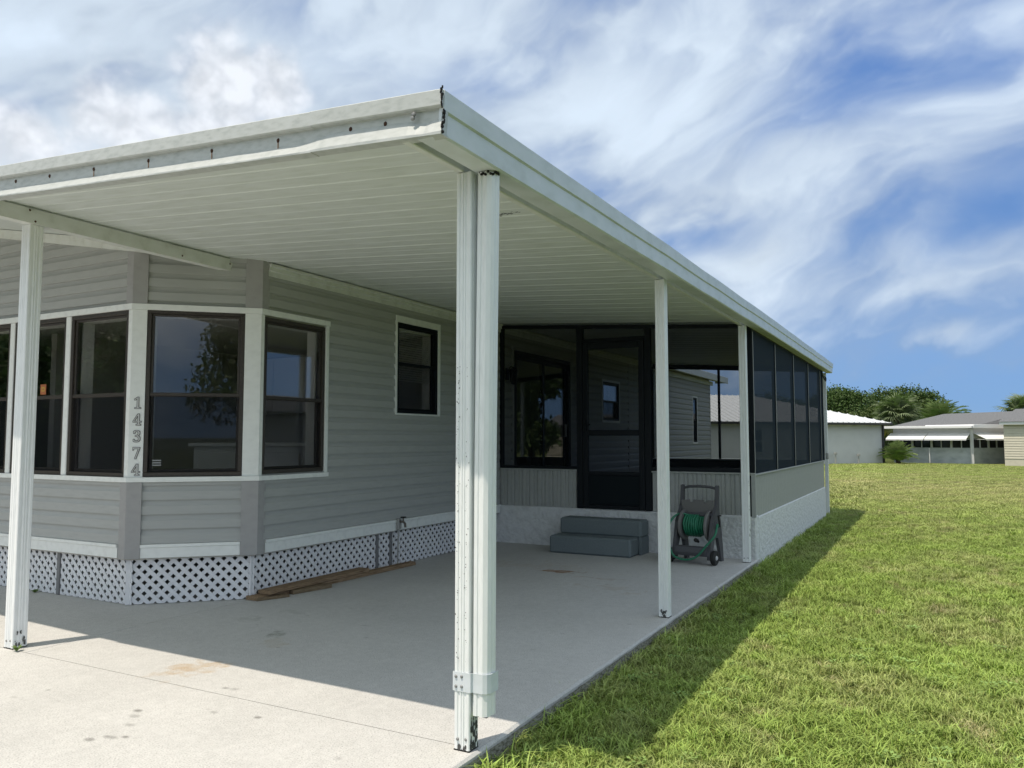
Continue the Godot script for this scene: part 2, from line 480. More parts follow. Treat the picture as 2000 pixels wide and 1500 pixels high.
# ------------------------------------------------------------------ ground
const TX0 := -9.0
const TZ0 := -9.7
const TSIDE := 8.0
func spot(x: float, z: float, cx: float, cz: float, rx: float, rz: float, rag: float) -> float:
	var dx := (x - cx) / rx
	var dz := (z - cz) / rz
	return clampf((1.0 + rag - sqrt(dx * dx + dz * dz)) * 1.6, 0.0, 1.0)
func slab_texture() -> ImageTexture:
	var S := 1024
	var a := fnl(101, 0.55, 4)
	var b := fnl(102, 2.6, 4)
	var c := fnl(103, 14.0, 4)
	var rg := fnl(104, 8.0, 4)
	var data := PackedByteArray()
	data.resize(S * S * 3)
	# stains: centre x, z, half widths, colour, strength, raggedness
	var stains := [[-3.50, -7.69, 0.20, 0.11, Color(0.27, 0.13, 0.05), 1.0, 0.9], [-3.9, -7.9, 0.55, 0.25, Color(0.40, 0.28, 0.17), 0.20, 1.5], [-2.7, -7.05, 0.30, 0.10, Color(0.36, 0.24, 0.14), 0.25, 2.2], [-2.95, -7.5, 0.20, 0.05, Color(0.33, 0.2, 0.12), 0.3, 2.0],
		[-4.05, -3.40, 0.16, 0.18, Color(0.42, 0.29, 0.15), 0.62, 1.3], [-4.22, -4.32, 0.07, 0.10, Color(0.20, 0.21, 0.17), 0.6, 1.2], [-4.05, -4.10, 0.12, 0.10, Color(0.44, 0.38, 0.29), 0.45, 1.2], [-4.75, -4.55, 0.10, 0.07, Color(0.30, 0.30, 0.27), 0.35, 1.4], [-4.6, -4.9, 0.12, 0.05, Color(0.30, 0.30, 0.27), 0.3, 1.4]]
	for e in [[-3.53, -2.63, 0.05, 0.028], [-3.46, -2.48, 0.055, 0.026], [-3.40, -2.52, 0.03, 0.02], [-3.50, -3.27, 0.04, 0.03], [-3.56, -3.26, 0.03, 0.02], [-3.62, -2.72, 0.04, 0.025], [-3.66, -2.78, 0.03, 0.02], [-3.52, -2.42, 0.04, 0.02], [-3.3, -2.95, 0.03, 0.02], [-3.05, -3.0, 0.025, 0.02]]:
		stains.append([e[0], e[1], e[2], e[3], Color(0.22, 0.215, 0.20), 0.9, 0.5])
	for k in 44: stains.append([rng.randf_range(-4.8, -1.95), rng.randf_range(-7.5, -2.2), rng.randf_range(0.008, 0.026), rng.randf_range(0.006, 0.018), Color(0.25, 0.245, 0.23), rng.randf_range(0.3, 0.7), 1.0])
	var q := 0
	for j in S:
		var z := TZ0 + TSIDE * (j + 0.5) / S
		var here := []
		for e in stains:
			if absf(z - e[1]) < e[3] * 2.6: here.append(e)
		for i in S:
			var x := TX0 + TSIDE * (i + 0.5) / S
			var mid := b.get_noise_2d(x, z)
			var v := 0.545 + 0.035 * a.get_noise_2d(x, z) + 0.026 * mid + 0.045 * c.get_noise_2d(x, z)
			var col := Color(v, v * 0.985, v * 0.95)
			for e in here:
				if absf(x - e[0]) < e[2] * 2.6:
					var k := spot(x, z, e[0], e[1], e[2], e[3], mid * e[6] + rg.get_noise_2d(x, z) * e[6] * 0.9) * (0.75 + 0.6 * rg.get_noise_2d(x + 5.0, z))
					if k > 0.0: col = col.lerp(e[4], k * e[5])
			col = col.linear_to_srgb()
			data[q] = int(col.r * 255.0); data[q + 1] = int(col.g * 255.0); data[q + 2] = int(col.b * 255.0)
			q += 3
	return ImageTexture.create_from_image(Image.create_from_data(S, S, false, Image.FORMAT_RGB8, data))
func slab(lo: Vector2, hi: Vector2, right_ragged: bool, sd: int) -> ArrayMesh:
	# top with worn, slightly uneven edges
	var b := MB.new()
	var n := fnl(sd, 3.0, 4)
	var steps := int(ceil((hi.y - lo.y) / 0.06))
	var uvf := func(p: Vector3) -> Vector2: return Vector2((p.x - TX0) / TSIDE, (p.z - TZ0) / TSIDE)
	var prev := []
	for k in steps + 1:
		var z := lerpf(lo.y, hi.y, float(k) / steps)
		var w := 0.010 + 0.010 * absf(n.get_noise_1d(z)) if right_ragged else 0.005
		var o := 0.006 * n.get_noise_1d(z * 2.0 + 50.0) if right_ragged else 0.0
		var row := [Vector3(lo.x, -0.14, z), Vector3(lo.x, -0.006, z), Vector3(lo.x + 0.005, 0, z), Vector3(hi.x - w + o, 0, z), Vector3(hi.x + o, -0.010 - 0.6 * (w - 0.01), z), Vector3(hi.x + o * 2.0, -0.14, z)]
		if prev.size():
			var outs := [Vector3.LEFT, Vector3(-1, 1, 0), Vector3.UP, Vector3(1, 1, 0), Vector3.RIGHT]
			for i in 5:
				b.quad(prev[i], prev[i + 1], row[i + 1], row[i], outs[i], uvf.call(prev[i]), uvf.call(prev[i + 1]), uvf.call(row[i + 1]), uvf.call(row[i]))
		else:
			for i in [1, 2, 3]:
				b.tri(row[0], row[i + 1], row[i + 2] if i < 3 else row[5], Vector3(0, 0, -1))
			b.quad(row[0], row[1], row[4], row[5], Vector3(0, 0, -1))
		prev = row
	b.quad(prev[0], prev[1], prev[4], prev[5], Vector3(0, 0, 1))
	return b.mesh()
func build_ground() -> void:
	var b := MB.new()
	b.box(Vector3(-140, LAWN - 0.3, -220), Vector3(140, LAWN, 80))
	struct("lawn", b.mesh(), M.soil, "mown green lawn reaching from the slab to the far houses", "lawn")
	var cm := mat("concrete", Color(1, 1, 1), 0.8, 0.3)
	cm.albedo_texture = slab_texture()
	cm.texture_repeat = true
	cm.detail_enabled = true
	cm.detail_uv_layer = BaseMaterial3D.DETAIL_UV_2
	cm.detail_blend_mode = BaseMaterial3D.BLEND_MODE_MUL
	cm.detail_albedo = ntex(105, 0.16, [[0.0, gray(0.66)], [0.30, gray(0.90)], [0.5, gray(0.975)], [1.0, gray(1.0)]], 1024, 4)
	cm.uv2_triplanar = true
	cm.uv2_world_triplanar = true
	cm.uv2_scale = Vector3(0.55, 0.55, 0.55)
	struct("carport_slab", slab(Vector2(-5.298, -9.62), Vector2(-1.848, -3.168), true, 111), cm, "pale concrete carport slab stained with rust under the roof", "slab")
	relief(grain(mat("dirty_concrete", lin(0.36, 0.35, 0.32), 0.95, 0.2), ntex(95, 0.03, [[0.0, Color(0.5, 0.5, 0.45)], [0.5, Color(0.86, 0.86, 0.82)], [1.0, Color(1, 1, 1)]]), Vector3(1.5, 4, 1.5)), M.soil.albedo_texture, 0.6)
	var eb := MB.new()
	var en := fnl(115, 4.0, 4)
	var last := []
	for k in 161:
		var z := -9.45 + 11.0 * k / 160.0
		var row := [Vector3(-1.842 + 0.004 * en.get_noise_1d(z), -0.020 + 0.010 * en.get_noise_1d(z * 3.0 + 40.0), z), Vector3(-1.838 + 0.006 * en.get_noise_1d(z + 90.0), -0.13, z)]
		if last.size(): eb.quad(last[0], last[1], row[1], row[0], Vector3.RIGHT)
		last = row
	part(get_node("carport_slab"), "slab_edge", eb.mesh(), M.dirty_concrete)
	struct("house_side_slab", slab(Vector2(-14.0, -9.62), Vector2(-5.301, -3.168), false, 112), cm, "pale concrete slab along the lattice left of the joint", "slab")
	struct("driveway", slab(Vector2(-14.0, -3.1645), Vector2(-1.848, 8.0), true, 113), cm, "sunlit cream concrete driveway in front of the carport", "driveway")

# ------------------------------------------------------------------ walls
# a wall frame: x runs right as seen from outside, y up, z out of the wall
func wall_xf(a: Vector2, b: Vector2) -> Transform3D:
	var u := Vector3(b.x - a.x, 0, b.y - a.y).normalized()
	return Transform3D(Basis(u, Vector3.UP, u.cross(Vector3.UP)), Vector3(a.x, 0, a.y))
func sheath(u0: float, u1: float, y0: float, y1: float, thick: float, holes: Array) -> ArrayMesh:
	var b := MB.new()
	var us := [u0, u1]
	for h in holes: us += [clampf(h[0], u0, u1), clampf(h[1], u0, u1)]
	us.sort()
	for i in us.size() - 1:
		if us[i + 1] - us[i] < 0.001: continue
		var m: float = (us[i] + us[i + 1]) * 0.5
		var cuts := []
		for h in holes:
			if m > h[0] and m < h[1]: cuts.append([h[2], h[3]])
		cuts.sort_custom(func(p, q): return p[0] < q[0])
		var y := y0
		for c in cuts:
			if c[0] > y: b.box(Vector3(us[i], y, -thick), Vector3(us[i + 1], c[0], 0))
			y = maxf(y, c[1])
		if y1 > y: b.box(Vector3(us[i], y, -thick), Vector3(us[i + 1], y1, 0))
	return b.mesh()
const COURSE := 0.1217
var board_cache := {}
func board_mesh(a: float, b: float) -> ArrayMesh:
	# one course of lap siding between heights a and b of its profile, one metre long
	var key := "%.3f_%.3f" % [a, b]
	if board_cache.has(key): return board_cache[key]
	var prof := [Vector2(0.0215, 0.0), Vector2(0.0222, 0.004), Vector2(0.0200, 0.070), Vector2(0.0135, 0.080), Vector2(0.0075, 0.092), Vector2(0.0045, 0.106), Vector2(0.003, COURSE)]
	var at := func(y: float) -> float:
		for i in prof.size() - 1:
			if y <= prof[i + 1].y: return lerpf(prof[i].x, prof[i + 1].x, (y - prof[i].y) / (prof[i + 1].y - prof[i].y))
		return 0.004
	var pl := PackedVector2Array([Vector2(0, a), Vector2(at.call(a), a)])
	for p in prof:
		if p.y > a + 0.002 and p.y < b - 0.002: pl.append(p)
	pl.append(Vector2(at.call(b), b))
	pl.append(Vector2(0, b))
	var m := MB.new()
	var B := Basis(Vector3(0, 0, 1), Vector3(0, 1, 0), Vector3(1, 0, 0))
	m.sweep(pl, [Transform3D(B, Vector3.ZERO), Transform3D(B, Vector3(1, 0, 0))])
	board_cache[key] = m.mesh()
	return board_cache[key]
func siding(parent: Node, xf: Transform3D, u0: float, u1: float, y0: float, y1: float, holes: Array, mt: Material, gable := false) -> void:
	var y := y0
	while y < y1 - 0.01:
		var ye := minf(y + COURSE, y1)
		var ys := [y, ye]
		for h in holes:
			for q in [h[2], h[3]]:
				if q > y + 0.008 and q < ye - 0.008: ys.append(q)
		ys.sort()
		for i in ys.size() - 1:
			var m: float = (ys[i] + ys[i + 1]) * 0.5
			var spans := [[u0, u1]]
			if gable: spans = [[u0, minf(u1, 12.6 - 5.46 - (m - 2.985) / 0.178)]]
			for h in holes:
				if m > h[2] and m < h[3]:
					var nx := []
					for s in spans:
						if h[0] > s[0] + 0.01: nx.append([s[0], minf(s[1], h[0])])
						if h[1] < s[1] - 0.01: nx.append([maxf(s[0], h[1]), s[1]])
					spans = nx
			for s in spans:
				if s[1] - s[0] < 0.02: continue
				var cuts := [s[0], s[1]]
				if s[1] - s[0] > 3.0: cuts = [s[0], s[0] + (s[1] - s[0]) * rng.randf_range(0.25, 0.75), s[1]]
				for q in cuts.size() - 1:
					var f := Transform3D(Basis.from_scale(Vector3(cuts[q + 1] - cuts[q] + (0.02 if q + 2 < cuts.size() else 0.0), 1, 1)), Vector3(cuts[q], y, 0.0015 * (cuts.size() - 2 - q)))
					part(parent, "siding_board", board_mesh(ys[i] - y, ys[i + 1] - y), mt, xf * f)
		y += COURSE
func bars(rects: Array, z0: float, z1: float, bev := 0.003) -> ArrayMesh:
	var b := MB.new()
	for r in rects: b.box(Vector3(r[0], r[2], z0), Vector3(r[1], r[3], z1), bev)
	return b.mesh()
func frame_bars(u0: float, u1: float, y0: float, y1: float, w: float) -> Array:
	return [[u0, u1, y0, y0 + w], [u0, u1, y1 - w, y1], [u0, u0 + w, y0 + w, y1 - w], [u1 - w, u1, y0 + w, y1 - w]]
func pane_mesh(u0: float, u1: float, y0: float, y1: float, z: float, sheets := 2) -> ArrayMesh:
	var b := MB.new()
	for k in sheets:
		var d := z - 0.009 * k
		b.quad(Vector3(u0, y0, d), Vector3(u1, y0, d), Vector3(u1, y1, d), Vector3(u0, y1, d), Vector3.BACK)
	return b.mesh()
func hung_window(parent: Node, xf: Transform3D, u0: float, u1: float, y0: float, y1: float, ry: float, netted := true, fm := "bronze") -> Node3D:
	var w := sub(parent, "window", xf)
	part(w, "frame", bars(frame_bars(u0, u1, y0, y1, 0.036), -0.06, 0.022, 0.004), M[fm])
	part(w, "sash", bars(frame_bars(u0 + 0.036, u1 - 0.036, ry - 0.018, y1 - 0.036, 0.022), -0.022, 0.004, 0.003), M[fm])
	part(w, "sash", bars(frame_bars(u0 + 0.036, u1 - 0.036, y0 + 0.036, ry + 0.018, 0.024), -0.050, -0.024, 0.003), M[fm])
	part(w, "meeting_rail", bars([[u0 + 0.030, u1 - 0.030, ry - 0.016, ry + 0.014]], -0.010, 0.014, 0.004), M[fm])
	part(w, "pane", pane_mesh(u0 + 0.058, u1 - 0.058, ry, y1 - 0.058, 0.0, 3), M.glass)
	part(w, "pane", pane_mesh(u0 + 0.060, u1 - 0.060, y0 + 0.060, ry, -0.034), M.glass)
	part(w, "jamb", bars(frame_bars(u0 + 0.03, u1 - 0.03, y0 + 0.03, y1 - 0.03, 0.020), -0.17, -0.061, 0.002), M.cabinet_white)
	if netted: part(w, "insect_screen", pane_mesh(u0 + 0.036, u1 - 0.036, y0 + 0.036, ry - 0.016, 0.0, 1), M.insect_mesh)
	return w
func corner_strip(pts: Array, y0: float, y1: float) -> ArrayMesh:
	# plan outline (x, z) carried upwards
	var b := MB.new()
	var pl := PackedVector2Array()
	for p in pts: pl.append(p)
	var B := Basis(Vector3(1, 0, 0), Vector3(0, 0, 1), Vector3(0, 1, 0))
	b.sweep(pl, [Transform3D(B, Vector3(0, y0, 0)), Transform3D(B, Vector3(0, y1, 0))])
	return b.mesh()
func fold(at: Vector2, da: Vector2, db: Vector2, la: float, lb: float, na: Vector2, nb: Vector2, t: float) -> Array:
	# outline of a strip folded round a corner, lying t proud of both walls
	var mid := (na + nb)
	var o := at + mid * (t / (0.5 * mid.length_squared()))
	return [at + da * la, at + da * la + na * t, o, at + db * lb + nb * t, at + db * lb, at]

var XE: Transform3D   # end wall, facing +z
var XC: Transform3D   # chamfered corner
var XL: Transform3D   # long wall, facing +x
const HX := -5.25
const HZ := -4.40
func build_home() -> void:
	var A := Vector2(-6.0, HZ)
	var Bc := Vector2(HX, -5.10)
	XE = wall_xf(Vector2(-12.6, HZ), A)
	XC = wall_xf(A, Bc)
	XL = wall_xf(Bc, Vector2(HX, -21.0))
	var LC := A.distance_to(Bc)
	var h := thing("mobile_home", "long grey lap-sided mobile home with white trim and a windowed corner", "house")
	var e0 := 12.6 - 6.0   # u of the chamfer corner on the end wall
	var eh := [[e0 - 0.83, e0 - 0.04, 1.07, 2.495], [e0 - 1.69, e0 - 0.90, 1.07, 2.495], [e0 - 2.55, e0 - 1.76, 1.07, 2.495], [e0 - 3.41, e0 - 2.62, 1.07, 2.495]]
	var ch := [[0.105, 0.90, 1.075, 2.505]]
	var lh := [[0.03, 0.83, 1.085, 2.480], [2.005, 2.815, 1.675, 2.690], [4.77, 6.75, 0.54, 2.65], [8.17, 9.0, 1.72, 2.42], [14.18, 14.55, 1.30, 2.40]]
	# wall cores
	part(h, "wall", sheath(0, e0, 0.38, 2.96, 0.09, eh), M.interior_wall, XE)
	part(h, "wall", sheath(0.0, LC, 0.38, 2.96, 0.09, ch), M.interior_wall, XC)
	part(h, "wall", sheath(0.0, 15.9, 0.38, 2.955, 0.09, lh), M.interior_wall, XL)
	part(h, "wall", boxm(Vector3(-12.69, 0.0, -21.0), Vector3(-12.6, 2.96, HZ)), M.interior_wall)
	part(h, "wall", boxm(Vector3(-12.6, 0.0, -21.0), Vector3(HX, 2.96, -20.91)), M.siding)
	# siding, course by course
	var hs := []
	for q in eh: hs.append([q[0] - 0.02, e0, 1.03, 2.545])
	siding(h, XE, 0.0, e0 - 0.05, 0.512, 3.52, [[0.0, e0, 1.03, 2.545]], M.siding, true)
	siding(h, XC, 0.105, 0.90, 0.512, 2.99, [[0.0, LC, 1.03, 2.545]], M.siding)
	siding(h, XL, 0.06, 4.36, 0.512, 2.86, [[0.0, 0.88, 1.045, 2.53], [1.97, 2.87, 1.655, 2.765]], M.siding)
	siding(h, XL, 4.40, 9.52, 0.512, 2.86, [[4.72, 6.80, 0.5, 2.70], [8.13, 9.04, 1.68, 2.46]], M.siding)
	siding(h, XL, 9.58, 10.16, 0.512, 2.86, [], M.siding)
	siding(h, XL, 10.22, 15.86, 0.512, 2.92, [[14.14, 14.59, 1.26, 2.44]], M.siding)
	for u in [9.52, 10.16, 15.86]:
		part(h, "joint_strip", boxm(Vector3(u, 0.5, 0.0), Vector3(u + 0.06, 2.87, 0.022), 0.004), M.corner_vinyl, XL)
	# corner strips above and below the glazing
	var dE := Vector2(-1, 0); var dC := (Bc - A).normalized(); var nE := Vector2(0, 1)
	var nC3 := XC.basis.z
	var nC := Vector2(nC3.x, nC3.z); var nL := Vector2(1, 0); var dL := Vector2(0, -1)
	for y in [[0.392, 1.028], [2.547, 3.02]]:
		part(h, "corner_strip", corner_strip(fold(A, dE, dC, 0.055, 0.105, nE, nC, 0.034), y[0], y[1]), M.corner_vinyl)
		part(h, "corner_strip", corner_strip(fold(Bc, -dC, dL, 0.125, 0.055, nC, nL, 0.034), y[0], y[1]), M.corner_vinyl)
		part(h, "strip_edge", corner_strip(fold(A, dE, dC, 0.085, 0.012, nE, nC, 0.022), y[0], y[1]), M.corner_vinyl)
		part(h, "strip_edge", corner_strip(fold(Bc, -dC, dL, 0.012, 0.085, nC, nL, 0.022), y[0], y[1]), M.corner_vinyl)
	# white columns at the glazed corners
	part(h, "corner_column", corner_strip(fold(A, dE, dC, 0.038, 0.105, nE, nC, 0.026), 1.071, 2.494), M.white_vinyl)
	part(h, "corner_column", corner_strip(fold(Bc, -dC, dL, 0.125, 0.028, nC, nL, 0.026), 1.071, 2.494), M.white_vinyl)
	# head and sill trims
	for t in [[2.495, 2.545, 0.040], [1.030, 1.070, 0.044]]:
		part(h, "window_trim", corner_strip([Vector2(-12.6, HZ), Vector2(-12.6, HZ + t[2]), A + (nE + nC) * (t[2] / (0.5 * (nE + nC).length_squared())), A], t[0], t[1]), M.white_vinyl)
		part(h, "window_trim", corner_strip([A, A + (nE + nC) * (t[2] / (0.5 * (nE + nC).length_squared())), Bc + (nL + nC) * (t[2] / (0.5 * (nL + nC).length_squared())), Bc], t[0], t[1]), M.white_vinyl)
		part(h, "window_trim", corner_strip([Bc, Bc + (nL + nC) * (t[2] / (0.5 * (nL + nC).length_squared())), Vector2(HX + t[2], -5.98), Vector2(HX, -5.98)], t[0], t[1]), M.white_vinyl)
	part(h, "window_trim", boxm(Vector3(0.832, 1.071, 0.0), Vector3(0.878, 2.494, 0.032), 0.004), M.white_vinyl, XL)
	for i in 3:
		part(h, "mullion", boxm(Vector3(eh[i + 1][1], 1.071, -0.05), Vector3(eh[i][0], 2.494, 0.030), 0.005), M.white_vinyl, XE)
	# small window: its own casing
	part(h, "casing", bars([[1.972, 2.868, 2.692, 2.765], [1.972, 2.868, 1.657, 1.677], [1.972, 2.004, 1.678, 2.691], [2.818, 2.868, 1.678, 2.691]], 0.0, 0.030, 0.004), M.white_vinyl, XL)
	part(h, "casing", bars([[8.13, 9.04, 2.42, 2.46], [8.13, 9.04, 1.68, 1.72], [8.13, 8.17, 1.72, 2.42], [9.0, 9.04, 1.72, 2.42]], 0.0, 0.028, 0.004), M.white_vinyl, XL)
	part(h, "casing", bars([[14.14, 14.59, 2.40, 2.44], [14.14, 14.59, 1.26, 1.30], [14.14, 14.18, 1.30, 2.40], [14.55, 14.59, 1.30, 2.40]], 0.0, 0.028, 0.004), M.white_vinyl, XL)
	part(h, "casing", bars([[4.72, 6.80, 2.65, 2.70], [4.72, 4.77, 0.54, 2.65], [6.75, 6.80, 0.54, 2.65]], 0.0, 0.028, 0.004), M.knee_vinyl, XL)
	# windows
	for q in eh: hung_window(h, XE, q[0], q[1], q[2], q[3], 1.775)
	hung_window(h, XC, ch[0][0], ch[0][1], ch[0][2], ch[0][3], 1.775)
	hung_window(h, XL, lh[0][0], lh[0][1], lh[0][2], lh[0][3], 1.762)
	hung_window(h, XL, lh[1][0], lh[1][1], lh[1][2], lh[1][3], 2.235, true, "black_frame")
	hung_window(h, XL, lh[3][0], lh[3][1], lh[3][2], lh[3][3], 2.07, true, "black_frame")
	hung_window(h, XL, lh[4][0], lh[4][1], lh[4][2], lh[4][3], 1.85, true, "black_frame")
	# sliding door in the porch
	var sd := sub(h, "sliding_door", XL)
	part(sd, "frame", bars(frame_bars(4.77, 6.75, 0.54, 2.65, 0.06), -0.08, 0.02, 0.004), M.black_frame)
	part(sd, "stile", bars(frame_bars(4.83, 5.82, 0.60, 2.59, 0.07), -0.03, -0.002, 0.004), M.black_frame)
	part(sd, "stile", bars(frame_bars(5.76, 6.69, 0.60, 2.59, 0.07), -0.065, -0.035, 0.004), M.black_frame)
	part(sd, "pane", pane_mesh(4.90, 5.75, 0.67, 2.52, -0.006, 3), M.glass)
	part(sd, "pane", pane_mesh(5.83, 6.62, 0.67, 2.52, -0.040, 3), M.glass)
	part(sd, "handle", boxm(Vector3(6.61, 1.42, -0.03), Vector3(6.64, 1.62, 0.0), 0.006), M.plastic_grey)
	# base trim
	var bp := V2([0, 0.395, 0.026, 0.395, 0.026, 0.480, 0.038, 0.484, 0.038, 0.508, 0, 0.511])
	var trim := func(xf: Transform3D, a: float, b: float) -> void:
		var m := MB.new()
		var Bs := Basis(Vector3(0, 0, 1), Vector3(0, 1, 0), Vector3(1, 0, 0))
		m.sweep(bp, [Transform3D(Bs, Vector3(a, 0, 0)), Transform3D(Bs, Vector3(b, 0, 0))])
		part(h, "base_trim", m.mesh(), M.white_vinyl, xf)
	trim.call(XE, 0.0, e0 - 0.09); trim.call(XC, 0.106, 0.898); trim.call(XL, 0.088, 2.42); trim.call(XL, 2.424, 4.36)
	part(h, "skirting", boxm(Vector3(11.0, LAWN - 0.05, -0.05), Vector3(15.9, 0.511, 0.004)), M.stucco, XL)
	# under the ceiling: stepped white header on the long wall, sloping rake trim on the end wall
	var hp := V2([0, 2.852, 0.030, 2.852, 0.030, 2.895, 0.044, 2.900, 0.044, 2.935, 0.060, 2.940, 0.060, 2.962, 0, 2.962])
	var Bh := Basis(Vector3(0, 0, 1), Vector3(0, 1, 0), Vector3(1, 0, 0))
	for s in [[0.06, 4.37], [4.39, 11.6]]:
		var m := MB.new()
		m.sweep(hp, [Transform3D(Bh, Vector3(s[0], 0, 0)), Transform3D(Bh, Vector3(s[1], 0, 0))])
		part(h, "header_trim", m.mesh(), M.white_metal, XL)
	var rk := MB.new()
	var f0 := Transform3D(Bh, Vector3(12.6 - 5.50, 2.905, 0.0))
	var f1 := Transform3D(Bh, Vector3(12.6 - 8.90, 2.905 + 0.178 * 3.40, 0.0))
	rk.sweep(V2([0, 0, 0.045, 0, 0.045, 0.055, 0.055, 0.055, 0.055, 0.085, 0, 0.085]), [f0, f1])
	part(h, "rake_trim", rk.mesh(), M.white_metal, XE)
	# roof, floor, ceiling and rooms behind the glass
	var rf := MB.new()
	var Br := Basis(Vector3(1, 0, 0), Vector3(0, 1, 0), Vector3(0, 0, 1))
	var rp := V2([-5.44, 2.985, -8.9, 3.601, -12.85, 2.90, -12.85, 3.02, -8.9, 3.73, -5.44, 3.10])
	rf.sweep(rp, [Transform3D(Br, Vector3(0, 0, -2.66)), Transform3D(Br, Vector3(0, 0, -16.8))])
	part(h, "roof", rf.mesh(), M.ceiling_paint)
	rf = MB.new()
	rf.sweep(V2([-4.98, 2.90, -5.44, 2.982, -8.9, 3.601, -12.85, 2.90, -12.85, 3.02, -8.9, 3.73, -4.98, 3.03]), [Transform3D(Br, Vector3(0, 0, -16.82)), Transform3D(Br, Vector3(0, 0, -21.85))])
	part(h, "roof", rf.mesh(), M.ceiling_paint)
	part(h, "eave_fascia", boxm(Vector3(-4.978, 2.885, -21.88), Vector3(-4.95, 3.05, -16.82), 0.004), M.white_metal)
	part(h, "eave_fascia", boxm(Vector3(-5.30, 2.90, -21.88), Vector3(-4.981, 3.05, -21.853), 0.004), M.white_metal)
	part(h, "soffit", boxm(Vector3(-5.246, 2.80, -21.2), Vector3(-5.20, 2.90, -16.85), 0.004), M.white_metal)
	part(h, "interior_floor", boxm(Vector3(-12.6, 0.36, -20.9), Vector3(-6.05, 0.45, -4.50)), M.interior_floor)
	part(h, "interior_floor", boxm(Vector3(-6.05, 0.36, -20.9), Vector3(-5.345, 0.45, -5.16)), M.interior_floor)
	part(h, "interior_ceiling", boxm(Vector3(-12.5, 2.62, -20.9), Vector3(-6.05, 2.70, -4.50)), M.interior_wall)
	part(h, "interior_ceiling", boxm(Vector3(-6.05, 2.62, -20.9), Vector3(-5.345, 2.70, -5.16)), M.interior_wall)
	part(h, "interior_partition", boxm(Vector3(-12.5, 0.45, -8.9), Vector3(-5.35, 2.62, -8.8)), M.interior_wall)
	part(h, "interior_partition", boxm(Vector3(-9.1, 0.45, -8.8), Vector3(-9.0, 2.62, -5.6)), M.interior_wall)
	part(h, "interior_partition", boxm(Vector3(-12.5, 0.45, -15.0), Vector3(-5.35, 2.62, -14.9)), M.interior_wall)
	part(h, "interior_partition", boxm(Vector3(-7.6, 0.45, -14.9), Vector3(-7.5, 2.62, -8.9)), M.interior_wall)
	# house number down the corner column
	var num := sub(h, "house_number")
	var font := SystemFont.new()
	font.font_names = PackedStringArray(["Droid Serif"])
	var col_n := nC3
	var base := Vector3(-6.0, 0, HZ) + Vector3(dC.x, 0, dC.y) * 0.052 + nC3 * 0.027
	var k := 0
	for d in ["1", "4", "3", "7", "4"]:
		for layer in 5:
			var t := TextMesh.new()
			t.font = font
			t.text = d
			t.font_size = 64
			t.pixel_size = 0.00205
			t.depth = 0.002
			t.curve_step = 1.0
			var off := Vector3(0, 0, 0.0045) if layer == 0 else Vector3([-1, 1, -1, 1][layer - 1] * 0.0036, [-1, -1, 1, 1][layer - 1] * 0.0036, 0.001 + 0.0004 * layer)
			var tf := Transform3D(XC.basis * Basis.from_scale(Vector3(0.92, 1, 1)), base + Vector3(0, 1.695 - 0.141 * k, 0) + XC.basis * off)
			if layer == 0:
				var o := part(num, "digit", t, M.digit_silver, tf)
				o.set_meta("label", "house digit %s with dark outline" % d)
			else:
				part(num, "digit_edge", t, M.digit_dark, tf)
		k += 1
	# stickers on the glass
	part(h, "window_sticker", boxm(Vector3(e0 - 1.29, 1.80, 0.0015), Vector3(e0 - 1.205, 1.895, 0.003)), M.sticker_orange, XE)
	part(h, "sticker_print", bars([[e0 - 1.270, e0 - 1.225, 1.83, 1.838], [e0 - 1.270, e0 - 1.225, 1.86, 1.868], [e0 - 1.270, e0 - 1.262, 1.838, 1.860], [e0 - 1.233, e0 - 1.225, 1.838, 1.860]], 0.0032, 0.0038, 0.0), M.sticker_yellow, XE)
	for y in [1.165, 1.185, 1.205]:
		part(h, "window_sticker", boxm(Vector3(0.175, y, 0.0015), Vector3(0.245, y + 0.011, 0.003)), M.sticker_grey, XC)
	# porch lantern by the sliding door
	var ln := thing("wall_lantern", "black coach lantern on the house wall beside the sliding door", "lantern", XL * Vector3(4.56, 2.28, 0.016))
	part(ln, "back_plate", boxm(Vector3(0, -0.07, -0.05), Vector3(0.02, 0.09, 0.05), 0.006), M.black_frame)
	var lb := MB.new()
	lb.lathe([Vector2(0.0, 0.10), Vector2(0.02, 0.095), Vector2(0.065, 0.06), Vector2(0.060, 0.05), Vector2(0.045, -0.10), Vector2(0.03, -0.13), Vector2(0.0, -0.14)], 8, Transform3D(Basis.IDENTITY, Vector3(0.11, 0, 0)))
	lb.tube([Vector3(0.02, 0.05, 0), Vector3(0.06, 0.11, 0), Vector3(0.11, 0.10, 0)], 0.008, 0.008, 6)
	part(ln, "lamp_body", lb.mesh(), M.black_frame)
	# blind in the small window
	var bl := thing("window_blind", "cream slatted blind half lowered behind the small window", "blind", XL * Vector3(0, 0, -0.075))
	bl.transform.basis = XL.basis
	part(bl, "head_rail", boxm(Vector3(2.05, 2.615, -0.02), Vector3(2.77, 2.65, 0.012), 0.003), M.blind_white)
	for i in 22:
		var y := 2.60 - i * 0.026
		part(bl, "slat", boxm(Vector3(2.06, -0.001, -0.012), Vector3(2.76, 0.001, 0.012)), M.blind_white, Transform3D(Basis(Vector3.RIGHT, 0.5), Vector3(0, y, 0)))
	# kitchen units seen dimly through the corner windows
	var kc := thing("kitchen_cabinet", "white base cabinet with two doors behind the corner window", "cabinet", Vector3(-6.65, 0.45, -6.35), 0.78)
	part(kc, "carcass", boxm(Vector3(-0.55, 0, -0.3), Vector3(0.55, 0.86, 0.28), 0.004), M.cabinet_white)
	part(kc, "worktop", boxm(Vector3(-0.60, 0.861, -0.33), Vector3(0.60, 0.90, 0.33), 0.006), M.cabinet_white)
